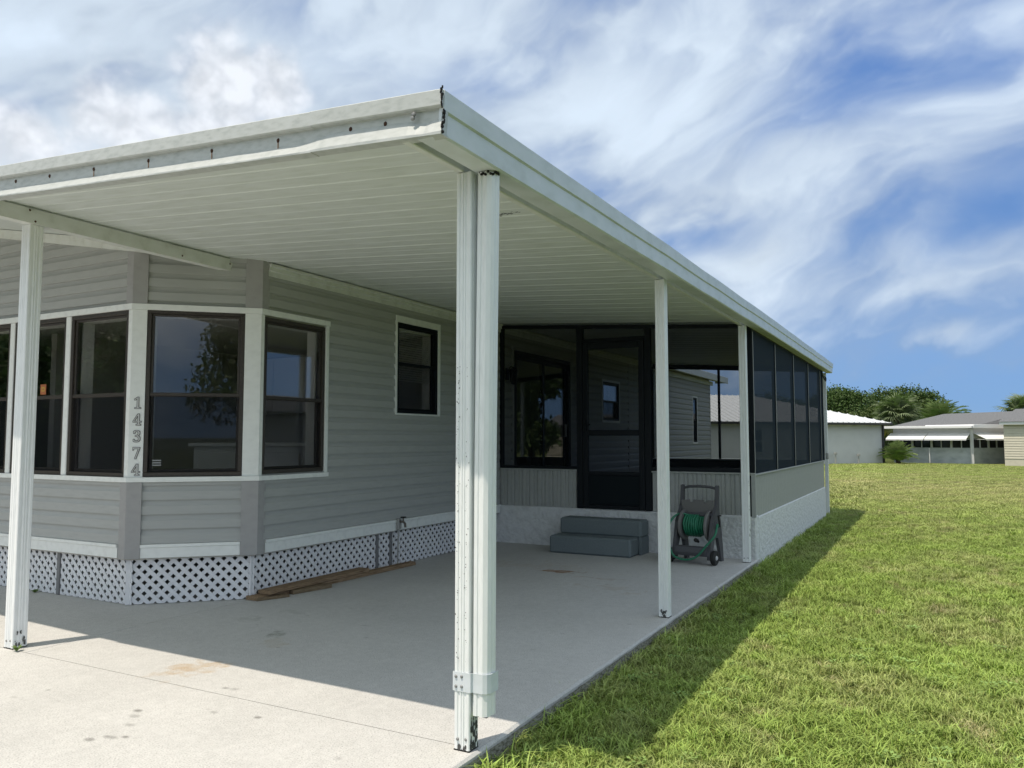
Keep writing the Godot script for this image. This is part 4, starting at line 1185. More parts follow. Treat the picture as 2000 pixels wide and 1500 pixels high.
# ------------------------------------------------------------------ hose reel cart
func build_cart() -> void:
	var at := Vector3(-2.42, 0, -9.03)
	var squat := Vector3(1.0, 0.92, 1.0)
	var t := thing("hose_reel_cart", "grey plastic hose reel cart standing against the stucco base", "hose reel", at, -0.10)
	t.scale = squat
	var side := V2([0.215, 0.06, 0.225, 0.12, 0.155, 0.33, 0.11, 0.50, 0.03, 0.60, -0.045, 0.70, -0.075, 0.93, -0.115, 0.935, -0.125, 0.90, -0.105, 0.62, -0.15, 0.50, -0.205, 0.20, -0.23, 0.0, -0.16, 0.0, -0.12, 0.12, -0.055, 0.30, 0.045, 0.31, 0.115, 0.16, 0.125, 0.07])
	var Bx := Basis(Vector3(0, 0, 1), Vector3(0, 1, 0), Vector3(1, 0, 0))
	for s in [-1.0, 1.0]:
		var g := MB.new()
		g.sweep(side, [Transform3D(Bx, Vector3(s * 0.205 - 0.018, 0, 0)), Transform3D(Bx, Vector3(s * 0.205 + 0.018, 0, 0))])
		# raised rim and hub boss
		g.lathe([Vector2(0.0, 0.032), Vector2(0.055, 0.030), Vector2(0.062, 0.018)], 16, Transform3D(Basis(Vector3.FORWARD, s * PI / 2), Vector3(s * 0.205, 0.445, 0.0)))
		part(t, "side_frame", g.mesh(), M.reel_plastic)
	var tr := MB.new()
	tr.sweep(V2([0.225, 0.10, 0.235, 0.14, 0.225, 0.205, 0.205, 0.215, 0.10, 0.205, 0.06, 0.12, 0.08, 0.085]), [Transform3D(Bx, Vector3(-0.187, 0, 0)), Transform3D(Bx, Vector3(0.187, 0, 0))])
	part(t, "base_tray", tr.mesh(), M.reel_plastic)
	var hb := MB.new()
	hb.tube([Vector3(-0.19, 0.895, -0.10), Vector3(-0.12, 0.915, -0.097), Vector3(0, 0.920, -0.095), Vector3(0.12, 0.915, -0.097), Vector3(0.19, 0.895, -0.10)], 0.017, 0.017, 8)
	part(t, "handle_bar", hb.mesh(), M.reel_plastic)
	var tp := MB.new()
	tp.sweep(V2([-0.19, 0.60, 0.19, 0.60, 0.19, 0.765, 0.12, 0.765, 0.115, 0.735, 0.075, 0.735, 0.07, 0.765, -0.05, 0.765, -0.055, 0.735, -0.095, 0.735, -0.10, 0.765, -0.19, 0.755]), [Transform3D(Basis(Vector3.RIGHT, 0.09), Vector3(0, -0.005, -0.115)), Transform3D(Basis(Vector3.RIGHT, 0.09), Vector3(0, -0.005, -0.085))])
	part(t, "tool_tray", tp.mesh(), M.reel_light)
	part(t, "cross_bar", boxm(Vector3(-0.187, 0.555, -0.10), Vector3(0.187, 0.60, 0.03), 0.012), M.reel_plastic)
	for s in [-1.0, 1.0]:
		var f := MB.new()
		f.smooth = -1
		f.lathe([Vector2(0.0, 0.012), Vector2(0.09, 0.012), Vector2(0.10, 0.006), Vector2(0.165, 0.006), Vector2(0.18, 0.016), Vector2(0.187, 0.010), Vector2(0.187, -0.010), Vector2(0.180, -0.014), Vector2(0.0, -0.012)], 28, Transform3D(Basis(Vector3.FORWARD, PI / 2 * s), Vector3(s * 0.150, 0.445, 0.0)))
		part(t, "reel_flange", f.mesh(), M.reel_light)
	var dr := MB.new()
	dr.lathe([Vector2(0.07, -0.139), Vector2(0.07, 0.139)], 20, Transform3D(Basis(Vector3.FORWARD, PI / 2), Vector3(0, 0.445, 0)))
	part(t, "drum", dr.mesh(), M.black_rubber)
	for s in [-1.0, 1.0]:
		var w := sub(t, "wheel", Transform3D(Basis.IDENTITY, Vector3(s * 0.255, 0.088, 0.165)))
		var ty := MB.new()
		ty.lathe([Vector2(0.03, -0.022), Vector2(0.076, -0.026), Vector2(0.088, -0.016), Vector2(0.088, 0.016), Vector2(0.076, 0.026), Vector2(0.03, 0.022)], 22, Transform3D(Basis(Vector3.FORWARD, PI / 2), Vector3.ZERO))
		part(w, "tyre", ty.mesh(), M.black_rubber)
		var hu := MB.new()
		hu.lathe([Vector2(0.0, 0.034), Vector2(0.018, 0.033), Vector2(0.028, 0.024), Vector2(0.030, 0.0), Vector2(0.028, -0.024), Vector2(0.0, -0.034)], 14, Transform3D(Basis(Vector3.FORWARD, PI / 2), Vector3.ZERO))
		part(w, "hub", hu.mesh(), M.hub_white)
	var cr := MB.new()
	cr.tube([Vector3(0.225, 0.445, 0), Vector3(0.262, 0.445, 0), Vector3(0.268, 0.50, 0.03), Vector3(0.268, 0.58, 0.06), Vector3(0.30, 0.585, 0.062)], 0.010, 0.010, 6)
	part(t, "crank", cr.mesh(), M.black_rubber)
	var nz := MB.new()
	nz.lathe([Vector2(0.0, -0.05), Vector2(0.014, -0.045), Vector2(0.016, 0.0), Vector2(0.024, 0.01), Vector2(0.024, 0.05), Vector2(0.0, 0.055)], 10, Transform3D(Basis(Vector3.RIGHT, 1.2), Vector3(0.04, 0.27, 0.12)))
	part(t, "spray_nozzle", nz.mesh(), M.black_rubber)
	# the hose is a thing of its own
	var h := thing("garden_hose", "green garden hose wound on the reel with one loop hanging in front", "hose", at, -0.10)
	h.scale = squat
	var coil := MB.new()
	var pts := []
	for layer in 3:
		var r := 0.086 + 0.022 * layer
		var turns := 9 if layer < 2 else 6
		for i in turns * 14:
			var k := float(i) / (turns * 14)
			var xx := lerpf(-0.125, 0.125, k) if layer % 2 == 0 else lerpf(0.125, -0.125, k)
			if layer == 2: xx = lerpf(-0.115, 0.05, k)
			var a := TAU * i / 14.0
			pts.append(Vector3(xx + 0.004 * sin(i * 1.7), 0.445 + (r + 0.003 * sin(i * 0.9)) * cos(a), (r + 0.003 * sin(i * 0.9)) * sin(a)))
	coil.tube(pts, 0.0135, 0.0135, 7)
	part(h, "coil", coil.mesh(), M.hose_green)
	var cv := Curve3D.new()
	for q in [[-0.10, 0.57, 0.03], [-0.18, 0.585, 0.09], [-0.235, 0.52, 0.17], [-0.25, 0.40, 0.25], [-0.225, 0.24, 0.29], [-0.16, 0.10, 0.31], [-0.02, 0.065, 0.315], [0.10, 0.11, 0.305], [0.20, 0.24, 0.27], [0.275, 0.36, 0.20], [0.262, 0.47, 0.08], [0.245, 0.44, 0.0]]:
		cv.add_point(Vector3(q[0], q[1], q[2]))
	for i in cv.point_count:
		var a := cv.get_point_position(maxi(i - 1, 0)); var b := cv.get_point_position(mini(i + 1, cv.point_count - 1))
		cv.set_point_in(i, (a - b) / 6.0); cv.set_point_out(i, (b - a) / 6.0)
	var lp := MB.new()
	lp.tube(Array(cv.tessellate_even_length(4, 0.03)), 0.0125, 0.0125, 8)
	part(h, "loop", lp.mesh(), M.hose_green)

# ------------------------------------------------------------------ boards on the slab
func build_boards() -> void:
	var defs := [
		["long square timber lying along the lattice, farthest of the wood pile", Vector2(-5.19, -6.25), 2.15, 0.089, 0.0, 0.038, -0.035, "old_wood"],
		["broad brown plank on top of the wood pile by the lattice", Vector2(-5.21, -5.86), 1.38, 0.140, 0.040, 0.074, 0.00, "old_wood"],
		["short brown board end under the pile at the lattice corner", Vector2(-5.255, -5.28), 0.42, 0.14, 0.0, 0.036, 0.02, "old_wood"],
		["small weathered offcut lying nearest the drive", Vector2(-5.165, -5.215), 0.30, 0.090, 0.0, 0.024, -0.38, "grey_wood"],
		["short weathered block leaning out below the long timber", Vector2(-5.115, -5.65), 0.43, 0.085, 0.0, 0.037, -0.20, "grey_wood"]]
	for d in defs:
		var b := MB.new()
		var L: float = d[2] * 0.5
		var w: float = d[3] * 0.5
		b.box(Vector3(-w, d[4] + 0.001, -L), Vector3(w, d[5], L), 0.003)
		var o := part(self, "wood_board", b.mesh(), M[d[7]], Transform3D(Basis(Vector3.UP, d[6]), Vector3(d[1].x, 0, d[1].y)))
		tag(o, d[0], "board", "loose boards by the lattice")

# ------------------------------------------------------------------ small things
func weed(label: String, at: Vector3, n: int, size: float) -> void:
	var t := thing("weed", label, "weed", at)
	var b := MB.new()
	b.tint = true
	for i in n:
		var a := rng.randf() * TAU
		var out := Vector3(cos(a), 0, sin(a))
		var up := rng.randf_range(0.5, 1.2)
		var tip := (out + Vector3.UP * up).normalized() * size * rng.randf_range(0.5, 1.0)
		var sd := out.cross(Vector3.UP) * size * 0.16
		var midp := tip * 0.55 + Vector3.UP * size * 0.08
		b.col = Color(1, 1, 1) * rng.randf_range(0.7, 1.2)
		b.tri(Vector3.ZERO, midp + sd, midp - sd, Vector3.UP)
		b.tri(midp + sd, tip, midp - sd, Vector3.UP)
	part(t, "leaves", b.mesh(), M.leaf_pale)
func build_small() -> void:
	var f := thing("garden_tap", "small old garden tap on the white trim above the lattice", "tap", XL * Vector3(2.03, 0.46, 0.030))
	part(f, "back_box", boxm(Vector3(0.0, -0.05, -0.03), Vector3(0.035, 0.06, 0.03), 0.006), M.plastic_grey)
	var g := MB.new()
	g.tube([Vector3(0.036, 0.03, 0), Vector3(0.075, 0.03, 0), Vector3(0.10, 0.01, 0), Vector3(0.105, -0.03, 0)], 0.014, 0.012, 8)
	g.tube([Vector3(0.075, 0.03, 0), Vector3(0.075, 0.075, 0)], 0.008, 0.008, 6)
	part(f, "spout", g.mesh(), M.brass_old)
	g = MB.new()
	g.lathe([Vector2(0.0, 0.085), Vector2(0.030, 0.085), Vector2(0.034, 0.078), Vector2(0.030, 0.072), Vector2(0.0, 0.072)], 10, Transform3D(Basis.IDENTITY, Vector3(0.075, 0, 0)))
	part(f, "wheel_handle", g.mesh(), M.black_rubber)
	g = MB.new()
	g.tube([Vector3(0.012, -0.05, 0), Vector3(0.012, -0.12, 0), Vector3(0.006, -0.30, 0), Vector3(0.006, -0.445, 0)], 0.009, 0.009, 6)
	part(f, "pipe", g.mesh(), M.plastic_grey)
	# weeds at the foot of the lattice
	weed("small green weed at the lattice foot below the corner window", Vector3(-5.56, 0.0, -5.02), 16, 0.075)
	weed("tuft of green weed at the lattice foot below the end windows", Vector3(-7.25, 0.0, -4.40), 16, 0.06)
	weed("few grass shoots growing beside the left front post", Vector3(-5.38, 0.0, -3.158), 10, 0.07)

# ------------------------------------------------------------------ neighbours
func build_neighbours() -> void:
	# white house with ribbed metal hip roof
	var X1 := wall_xf(Vector2(-13.46, -39.3), Vector2(-2.72, -51.8))
	var n := thing("metal_roof_house", "low white house with ribbed white metal hip roof beyond the lawn", "house")
	n.transform = X1
	var L := 16.5
	part(n, "wall", boxm(Vector3(0, LAWN, -8), Vector3(L, 2.32, 0)), M.neighbour_white)
	var ev := 2.30; var rg := 3.98; var oh := 0.35
	var rf := MB.new()
	var e0 := Vector3(-oh, ev, oh); var e1 := Vector3(L + oh, ev, oh); var e2 := Vector3(L + oh, ev, -8 - oh); var e3 := Vector3(-oh, ev, -8 - oh)
	var r0 := Vector3(4.5, rg, -4); var r1 := Vector3(L - 6.2, rg, -4)
	rf.quad(e0, e1, r1, r0, Vector3(0, 1, 1)); rf.tri(e1, e2, r1, Vector3(1, 1, 0)); rf.quad(e2, e3, r0, r1, Vector3(0, 1, -1)); rf.tri(e3, e0, r0, Vector3(-1, 1, 0))
	rf.quad(e0, e1, e2, e3, Vector3.DOWN)
	var ro := part(n, "roof", rf.mesh(), M.roof_white)
	var rb := MB.new()
	var x := 0.0
	while x < L + oh:
		var hy := 1.0
		if x > r1.x: hy = (L + oh - x) / (L + oh - r1.x)
		elif x < r0.x: hy = (x + oh) / (r0.x + oh)
		var a := Vector3(x, ev + 0.015, oh); var b := Vector3(x, lerpf(ev, rg, hy) + 0.015, lerpf(oh, -4.0, hy))
		rb.tube([a, b], 0.035, 0.035, 5)
		x += 0.40
	part(ro, "rib", rb.mesh(), M.roof_white).set_meta("kind", "stuff")
	part(n, "eave_gutter", boxm(Vector3(-oh, ev - 0.14, oh + 0.01), Vector3(L + oh, ev - 0.01, oh + 0.10), 0.01), M.dark_trim)
	part(n, "downspout", boxm(Vector3(L - 0.10, LAWN, 0.01), Vector3(L + 0.02, ev - 0.14, 0.10), 0.01), M.dark_trim)
	for u in [6.3, 2.2]:
		var w := sub(n, "window", Transform3D(Basis.IDENTITY, Vector3(u, 0, 0)))
		part(w, "frame", bars(frame_bars(0, 1.5, 0.55, 1.95, 0.08) + [[0.08, 1.42, 1.2, 1.26]], 0.0, 0.05, 0.005), M.white_vinyl)
		part(w, "pane", boxm(Vector3(0.07, 0.6, 0.005), Vector3(1.43, 1.9, 0.02)), M.dark_glass)
	for u in [[12.6, 0.55], [14.3, 0.45]]:
		var g := MB.new()
		g.tube([Vector3(0, LAWN, 0), Vector3(0, u[1] + LAWN, 0)], 0.04, 0.04, 6)
		g.box(Vector3(-0.09, u[1] + LAWN, -0.05), Vector3(0.09, u[1] + LAWN + 0.14, 0.05), 0.01)
		var t := part(self, "utility_stub", g.mesh(), M.plastic_grey, X1 * Transform3D(Basis.IDENTITY, Vector3(u[0], 0, 0.3)))
		tag(t, "utility pipe stub at the foot of the white house, " + ("left one" if u[0] < 13 else "right one"), "pipe", "utility stubs by the white house")
	# house with white awnings
	var A := Vector2(-2.26, -54.35); var Bc := Vector2(1.88, -53.1); var C := Vector2(3.66, -55.1)
	var m := thing("awning_house", "pale low house with white window awnings at the right edge", "house")
	var XA := wall_xf(A, Bc); var XB := wall_xf(Bc, C)
	var LA := A.distance_to(Bc); var LB := Bc.distance_to(C)
	for q in [[XA, LA, 4], [XB, LB, 2]]:
		var xf: Transform3D = q[0]
		var l: float = q[1]
		part(m, "wall", boxm(Vector3(0, LAWN, -0.2), Vector3(l, 0.835, 0.0)), M.neighbour_grey, xf)
		part(m, "wall", boxm(Vector3(0, 1.38, -0.2), Vector3(l, 2.05, 0.0)), M.neighbour_white, xf)
		var nw: int = q[2]
		for i in nw:
			var a := l * i / nw; var b := l * (i + 1) / nw
			var w := sub(m, "window", xf)
			part(w, "frame", bars([[a, a + 0.07, 0.836, 1.379], [b - 0.05, b, 0.836, 1.379], [(a + b) * 0.5 - 0.02, (a + b) * 0.5 + 0.02, 0.836, 1.379]], -0.08, 0.02, 0.004), M.neighbour_white)
			part(w, "pane", boxm(Vector3(a + 0.07, 0.836, -0.07), Vector3(b - 0.05, 1.379, -0.05)), M.dark_glass)
	part(m, "corner_post", boxm(Vector3(Bc.x - 0.08, LAWN, Bc.y - 0.06), Vector3(Bc.x + 0.10, 1.95, Bc.y + 0.10), 0.01), M.neighbour_white)
	part(m, "downspout", boxm(Vector3(LA * 0.47, LAWN, 0.02), Vector3(LA * 0.47 + 0.07, 0.82, 0.10), 0.01), M.awning_white, XA)
	var awn := func(xf: Transform3D, u0: float, u1: float) -> void:
		var g := MB.new()
		g.ext(V2([0.0, 1.72, 0.85, 1.36, 0.85, 1.27, 0.835, 1.27, 0.835, 1.345, 0.0, 1.69]), u0, u1, Transform3D(Basis(Vector3(0, 0, 1), Vector3(0, 1, 0), Vector3(1, 0, 0)), Vector3.ZERO))
		var o := part(m, "awning", g.mesh(), M.awning_white, xf)
		var s := MB.new()
		for u in [u0 + 0.02, u1 - 0.02]: s.tube([Vector3(u, 1.34, 0.02), Vector3(u, 1.32, 0.82)], 0.012, 0.012, 5)
		part(o, "brace", s.mesh(), M.awning_white)
	awn.call(XA, -0.15, LA * 0.46); awn.call(XA, LA * 0.47, LA - 0.05); awn.call(XB, 0.12, LB + 0.2)
	# flat white eave over the sun room, shingled roof behind it
	part(m, "eave", boxm(Vector3(-0.9, 1.98, -4.0), Vector3(LA + 0.2, 2.12, 0.65), 0.01), M.awning_white, XA)
	part(m, "eave", boxm(Vector3(-0.2, 1.985, -3.0), Vector3(LB + 0.4, 2.19, 0.35), 0.01), M.awning_white, XB)
	var X3 := wall_xf(Vector2(3.3, -50.3), Vector2(12.5, -50.3 + 2.2))
	part(m, "wall", boxm(Vector3(0, LAWN, -6), Vector3(9.4, 2.22, 0.0)), M.cream_siding, X3)
	var sdg := MB.new()
	for i in 14: sdg.ext(V2([0.0, 0.30 + i * 0.135, 0.022, 0.30 + i * 0.135, 0.004, 0.43 + i * 0.135, 0.0, 0.43 + i * 0.135]), 0.0, 9.4, Transform3D(Basis(Vector3(0, 0, 1), Vector3(0, 1, 0), Vector3(1, 0, 0)), Vector3(0, 0, 0.001)))
	part(m, "siding_courses", sdg.mesh(), M.cream_siding, X3).set_meta("kind", "stuff")
	part(m, "fascia", boxm(Vector3(-0.15, 2.12, 0.03), Vector3(9.5, 2.28, 0.25), 0.01), M.awning_white, X3)
	var sr := MB.new()
	sr.sweep(V2([0.3, 2.28, -5.0, 3.12, -10.0, 2.28]), [Transform3D(Basis(Vector3(0, 0, 1), Vector3(0, 1, 0), Vector3(1, 0, 0)), Vector3(-0.2, 0, 0)), Transform3D(Basis(Vector3(0, 0, 1), Vector3(0, 1, 0), Vector3(1, 0, 0)), Vector3(9.6, 0, 0))], true)
	part(m, "roof", sr.mesh(), M.shingle, X3)
	var sr2 := MB.new()
	var a0 := Vector3(-2.5, 2.13, -55.6); var a1 := Vector3(2.4, 2.2, -54.0); var a2 := Vector3(4.0, 2.2, -56.0)
	var k0 := Vector3(0.6, 3.02, -60.5); var k1 := Vector3(5.5, 3.12, -58.5)
	sr2.quad(a0, a1, k1, k0, Vector3(0, 1, 1)); sr2.tri(a1, a2, k1, Vector3(0, 1, 1)); sr2.tri(a0, k0, Vector3(-0.5, 2.13, -65), Vector3(-1, 1, 0)); sr2.quad(k0, k1, Vector3(6, 2.13, -65), Vector3(-0.5, 2.13, -65), Vector3(0, 1, -1))
	part(m, "roof", sr2.mesh(), M.shingle)
	# a home across the side lawn, mirrored in the side windows
	var s := thing("side_neighbour_home", "white neighbouring home mirrored in the side windows", "house", Vector3(15.5, 0, -24))
	part(s, "wall", boxm(Vector3(0, LAWN, -9), Vector3(5, 2.6, 9)), M.neighbour_white)
	var gr := MB.new()
	gr.ext(V2([-0.5, 2.6, 2.5, 3.5, 5.5, 2.6]), -9.4, 9.4)
	part(s, "roof", gr.mesh(), M.shingle)
	for z in [-6.0, -1.5, 4.0]:
		part(s, "window", boxm(Vector3(-0.02, 0.9, z), Vector3(0.03, 2.0, z + 1.4)), M.dark_glass)

# ------------------------------------------------------------------ trees
func leaf_cluster(sd: int, n: int, spread: float, size: float, tone: float) -> ArrayMesh:
	var r := RandomNumberGenerator.new()
	r.seed = sd
	var b := MB.new()
	b.tint = true
	for i in n:
		var p := Vector3(r.randfn(), r.randfn() * 0.7, r.randfn()) * spread * 0.5
		var d := Vector3(r.randfn(), r.randfn() * 0.6 - 0.1, r.randfn()).normalized()
		var nn := d.cross(Vector3(r.randfn(), r.randfn(), r.randfn())).normalized()
		var L := size * r.randf_range(0.7, 1.3)
		var w := L * 0.28
		var g := tone * r.randf_range(0.65, 1.35)
		b.col = Color(g * r.randf_range(0.9, 1.15), g, g * 0.9)
		var m := p + d * L * 0.5 + nn.cross(d) * L * 0.06
		b.tri(p, m + nn * w, m - nn * w, nn.cross(d))
		b.tri(m + nn * w, p + d * L, m - nn * w, nn.cross(d))
	return b.mesh()
func copies(parent: Node, called: String, mesh: Mesh, mt: Material, xs: Array, cols := []) -> MultiMeshInstance3D:
	var mm := MultiMesh.new()
	mm.transform_format = MultiMesh.TRANSFORM_3D
	mm.use_colors = cols.size() > 0
	mm.mesh = mesh
	mm.instance_count = xs.size()
	for i in xs.size():
		mm.set_instance_transform(i, xs[i])
		if cols.size(): mm.set_instance_color(i, cols[i])
	var o := MultiMeshInstance3D.new()
	o.name = numbered(parent, called)
	o.multimesh = mm
	o.material_override = mt
	parent.add_child(o, true)
	return o
func broad_tree(label: String, at: Vector3, hgt: float, rad: float, lobes: int, per: int, sd: int, mt: String, leaf := 0.22, base := 0.3) -> void:
	var r := RandomNumberGenerator.new()
	r.seed = sd
	var t := thing("broadleaf_tree", label, "tree", at, 0.0, "broadleaf trees")
	var tr := MB.new()
	var fork := Vector3(r.randf_range(-0.2, 0.2), hgt * 0.32, r.randf_range(-0.2, 0.2))
	tr.tube([Vector3(0, -0.2, 0), Vector3(0.05, hgt * 0.15, 0.03), fork], hgt * 0.035, hgt * 0.024, 9)
	var crown := SurfaceTool.new()
	crown.begin(Mesh.PRIMITIVE_TRIANGLES)
	var tones := []
	for k in 3: tones.append(leaf_cluster(sd + 5 + k, 16, leaf * 2.4, leaf, 0.72 + 0.28 * k))
	for i in lobes:
		var a := TAU * i / lobes + r.randf_range(-0.4, 0.4)
		var rr := rad * sqrt(r.randf_range(0.05, 1.0)) * 0.62
		var c := Vector3(cos(a) * rr, hgt * r.randf_range(base + 0.12, 0.82) * (1.0 - 0.12 * rr / rad), sin(a) * rr)
		var lr := rad * r.randf_range(0.30, 0.48)
		c.y = minf(c.y, hgt - lr * 0.75)
		var midp := fork.lerp(c, 0.5) + Vector3(0, -0.1 * lr, 0)
		tr.tube([fork, midp, c], hgt * 0.014, hgt * 0.004, 6)
		var tone := r.randf_range(0.2, 2.2)
		for k in per:
			var d := Vector3(r.randfn(), r.randfn(), r.randfn()).normalized()
			var q := lr * pow(r.randf(), 0.35) * r.randf_range(0.85, 1.15)
			var p := c + Vector3(d.x * q, d.y * q * 0.75, d.z * q)
			var s := r.randf_range(0.7, 1.35)
			crown.append_from(tones[clampi(int(tone + r.randf_range(-0.4, 1.4)), 0, 2)], 0, Transform3D(Basis(Vector3(r.randfn(), r.randfn(), r.randfn()).normalized(), r.randf() * TAU) * s, p))
	part(t, "trunk", tr.mesh(), M.bark)
	part(t, "crown", crown.commit(), M[mt])
func fan_leaf(sd: int) -> ArrayMesh:
	var r := RandomNumberGenerator.new()
	r.seed = sd
	var b := MB.new()
	b.tint = true
	b.col = Color(0.9, 0.95, 0.7)
	b.tube([Vector3.ZERO, Vector3(0, 0.10, 0.55), Vector3(0, 0.08, 1.0)], 0.02, 0.012, 4)
	var c := Vector3(0, 0.08, 0.95)
	for i in 30:
		var a := lerpf(-2.3, 2.3, i / 29.0)
		var d := Vector3(sin(a), -0.10 - 0.12 * absf(a), cos(a)).normalized()
		var L := 0.95 * (1.0 - 0.10 * absf(a)) * r.randf_range(0.85, 1.08)
		var s := d.cross(Vector3.UP).normalized() * 0.035
		var g := r.randf_range(0.75, 1.25)
		b.col = Color(g, g, g)
		var m := c + d * L * 0.55
		var e := c + d * L + Vector3(0, -0.22 * r.randf_range(0.6, 1.5), 0)
		b.tri(c, m + s, m - s, Vector3.UP)
		b.tri(m + s, e, m - s, Vector3.UP)
	return b.mesh()
func feather_leaf(sd: int) -> ArrayMesh:
	var r := RandomNumberGenerator.new()
	r.seed = sd
	var b := MB.new()
	b.tint = true
	b.col = Color(0.9, 0.95, 0.6)
	var rach := []
	for i in 9:
		var k := i / 8.0
		rach.append(Vector3(0, 1.1 * k - 1.15 * k * k, 1.5 * k))
	b.tube(rach, 0.018, 0.004, 4)
	for i in 26:
		var k := 0.12 + 0.88 * i / 25.0
		var p := Vector3(0, 1.1 * k - 1.15 * k * k, 1.5 * k)
		for s in [-1.0, 1.0]:
			var L := 0.55 * sin(PI * (0.15 + 0.8 * k)) * r.randf_range(0.85, 1.15)
			var d := Vector3(s, 0.15 - 0.3 * r.randf(), 0.75).normalized()
			var g := r.randf_range(0.75, 1.3)
			b.col = Color(g, g, g)
			var w := Vector3(0, 0.010, 0.018)
			var e := p + d * L + Vector3(0, -0.16 * L, 0)
			var m := p + d * L * 0.5
			b.tri(p, m + w, m - w, Vector3.UP)
			b.tri(m + w, e, m - w, Vector3.UP)
	return b.mesh()
func palm(called: String, label: String, at: Vector3, trunk_h: float, size: float, n: int, sd: int, kind: String, mt: String, dry := 0) -> void:
	var r := RandomNumberGenerator.new()
	r.seed = sd
	var t := thing(called, label, "palm", at, 0.0, "palms beyond the lawn")
	var tr := MB.new()
	tr.tube([Vector3(0, -0.2, 0), Vector3(0.04, trunk_h * 0.5, 0.02), Vector3(0, trunk_h + 0.1, 0)], 0.19 * maxf(size, 0.5), 0.15 * maxf(size, 0.5), 10)
	part(t, "trunk", tr.mesh(), M.bark)
	var meshes := [fan_leaf(sd + 1), fan_leaf(sd + 2)] if kind == "fan" else [feather_leaf(sd + 1), feather_leaf(sd + 2)]
	for i in n:
		var a := i * 2.39996 + r.randf_range(-0.2, 0.2)
		var tilt := lerpf(1.25, -0.75, float(i) / n) + r.randf_range(-0.1, 0.1)
		if kind != "fan": tilt = lerpf(1.35, 0.05, float(i) / n)
		var s := size * r.randf_range(0.85, 1.15)
		var bas := Basis(Vector3.UP, a) * Basis(Vector3.RIGHT, -tilt) * Basis.from_scale(Vector3.ONE * s)
		var use := mt
		if i >= n - dry: use = "leaf_dry"
		part(t, "frond", meshes[i % 2], M[use], Transform3D(bas, Vector3(0, trunk_h, 0)))
func build_trees() -> void:
	broad_tree("dense dark tree rising behind the metal roof, nearest the porch", Vector3(-8.6, LAWN, -86.2), 7.0, 3.3, 16, 260, 301, "leaf_oak", 0.21, 0.12)
	broad_tree("dark tree mostly hidden by the porch, farthest left of the far trees", Vector3(-14.0, LAWN, -90), 6.2, 4.4, 14, 220, 305, "leaf_oak", 0.23, 0.12)
	broad_tree("broad dark tree behind the fan palm, right of the metal roof", Vector3(-2.9, LAWN, -93.2), 7.1, 4.5, 20, 260, 302, "leaf_oak", 0.22, 0.12)
	broad_tree("lower olive tree filling the gap between the two dark trees", Vector3(-5.6, LAWN, -80), 4.7, 2.6, 11, 200, 303, "leaf_olive", 0.20, 0.1)
	broad_tree("tiny dark tree top low behind the right shingled roof", Vector3(6.2, LAWN, -105.0), 4.4, 1.2, 6, 60, 304, "leaf_olive", 0.22)
	palm("fan_palm", "fan palm with dry brown lower leaves between the two far houses", Vector3(-2.46, LAWN, -66.0), 2.95, 1.15, 52, 311, "fan", "leaf_palm", 6)
	palm("feather_palm", "feathery light green palm showing above the shingled roof", Vector3(0.35, LAWN, -76.0), 2.3, 1.65, 40, 312, "feather", "leaf_pale")
	palm("feather_palm", "small feathery palm just right of the larger feathery palm", Vector3(2.2, LAWN, -78.0), 2.35, 1.05, 22, 313, "feather", "leaf_pale")
	palm("fan_palm", "dark fan palm at the right edge above the shingled roof", Vector3(6.9, LAWN, -82.9), 3.6, 1.2, 38, 314, "fan", "leaf_palm", 2)
	palm("palm_shrub", "low bushy palm growing at the corner of the awning house", Vector3(-1.95, LAWN, -51.6), 0.12, 0.80, 44, 315, "feather", "leaf_pale")
	# round the drive, behind and beside the viewer: mirrored in the windows
	broad_tree("dense green tree mirrored in the end windows, right one", Vector3(-23.0, LAWN, 9.5), 8.0, 5.6, 18, 420, 321, "leaf_oak", 0.20, 0.05)
	broad_tree("dense green tree mirrored in the end windows, left one", Vector3(-32.0, LAWN, 5.5), 7.2, 5.0, 16, 300, 322, "leaf_oak", 0.20, 0.05)
	broad_tree("open small tree mirrored in the corner window", Vector3(8.6, LAWN, 11.6), 6.4, 2.5, 12, 70, 323, "leaf_olive", 0.16, 0.30)
	broad_tree("slender tree mirrored in the sliding door", Vector3(11.5, LAWN, -44.0), 7.5, 1.7, 9, 130, 324, "leaf_oak", 0.25, 0.1)

# ------------------------------------------------------------------ grass
func tuft(sd: int, n: int, rad: float, hgt: float, wid: float) -> ArrayMesh:
	var r := RandomNumberGenerator.new()
	r.seed = sd
	var b := MB.new()
	b.tint = true
	for i in n:
		var a := r.randf() * TAU
		var q := rad * sqrt(r.randf())
		var p := Vector3(cos(a) * q, -0.004, sin(a) * q)
		var la := r.randf() * TAU
		var lean := Vector3(cos(la), 0, sin(la))
		var h := hgt * r.randf_range(0.55, 1.2)
		var bend := r.randf_range(0.4, 1.5) * h
		var s := lean.cross(Vector3.UP).rotated(Vector3.UP, r.randf_range(-0.6, 0.6)) * wid * r.randf_range(0.7, 1.2)
		var m := p + Vector3.UP * h * 0.62 + lean * bend * 0.35
		var e := p + Vector3.UP * h * r.randf_range(0.75, 1.0) + lean * bend
		var g := r.randf_range(0.55, 1.55)
		b.col = Color(g * r.randf_range(0.92, 1.18), g, g * r.randf_range(0.8, 1.1))
		if r.randf() < 0.12: b.col = Color(2.0, 1.6, 1.9) * r.randf_range(0.7, 1.0)
		var o := -lean * 0.4 + Vector3.UP
		b.quad(p - s * 0.7, p + s * 0.7, m + s, m - s, o)
		b.tri(m - s, m + s, e, o)
	return b.mesh()
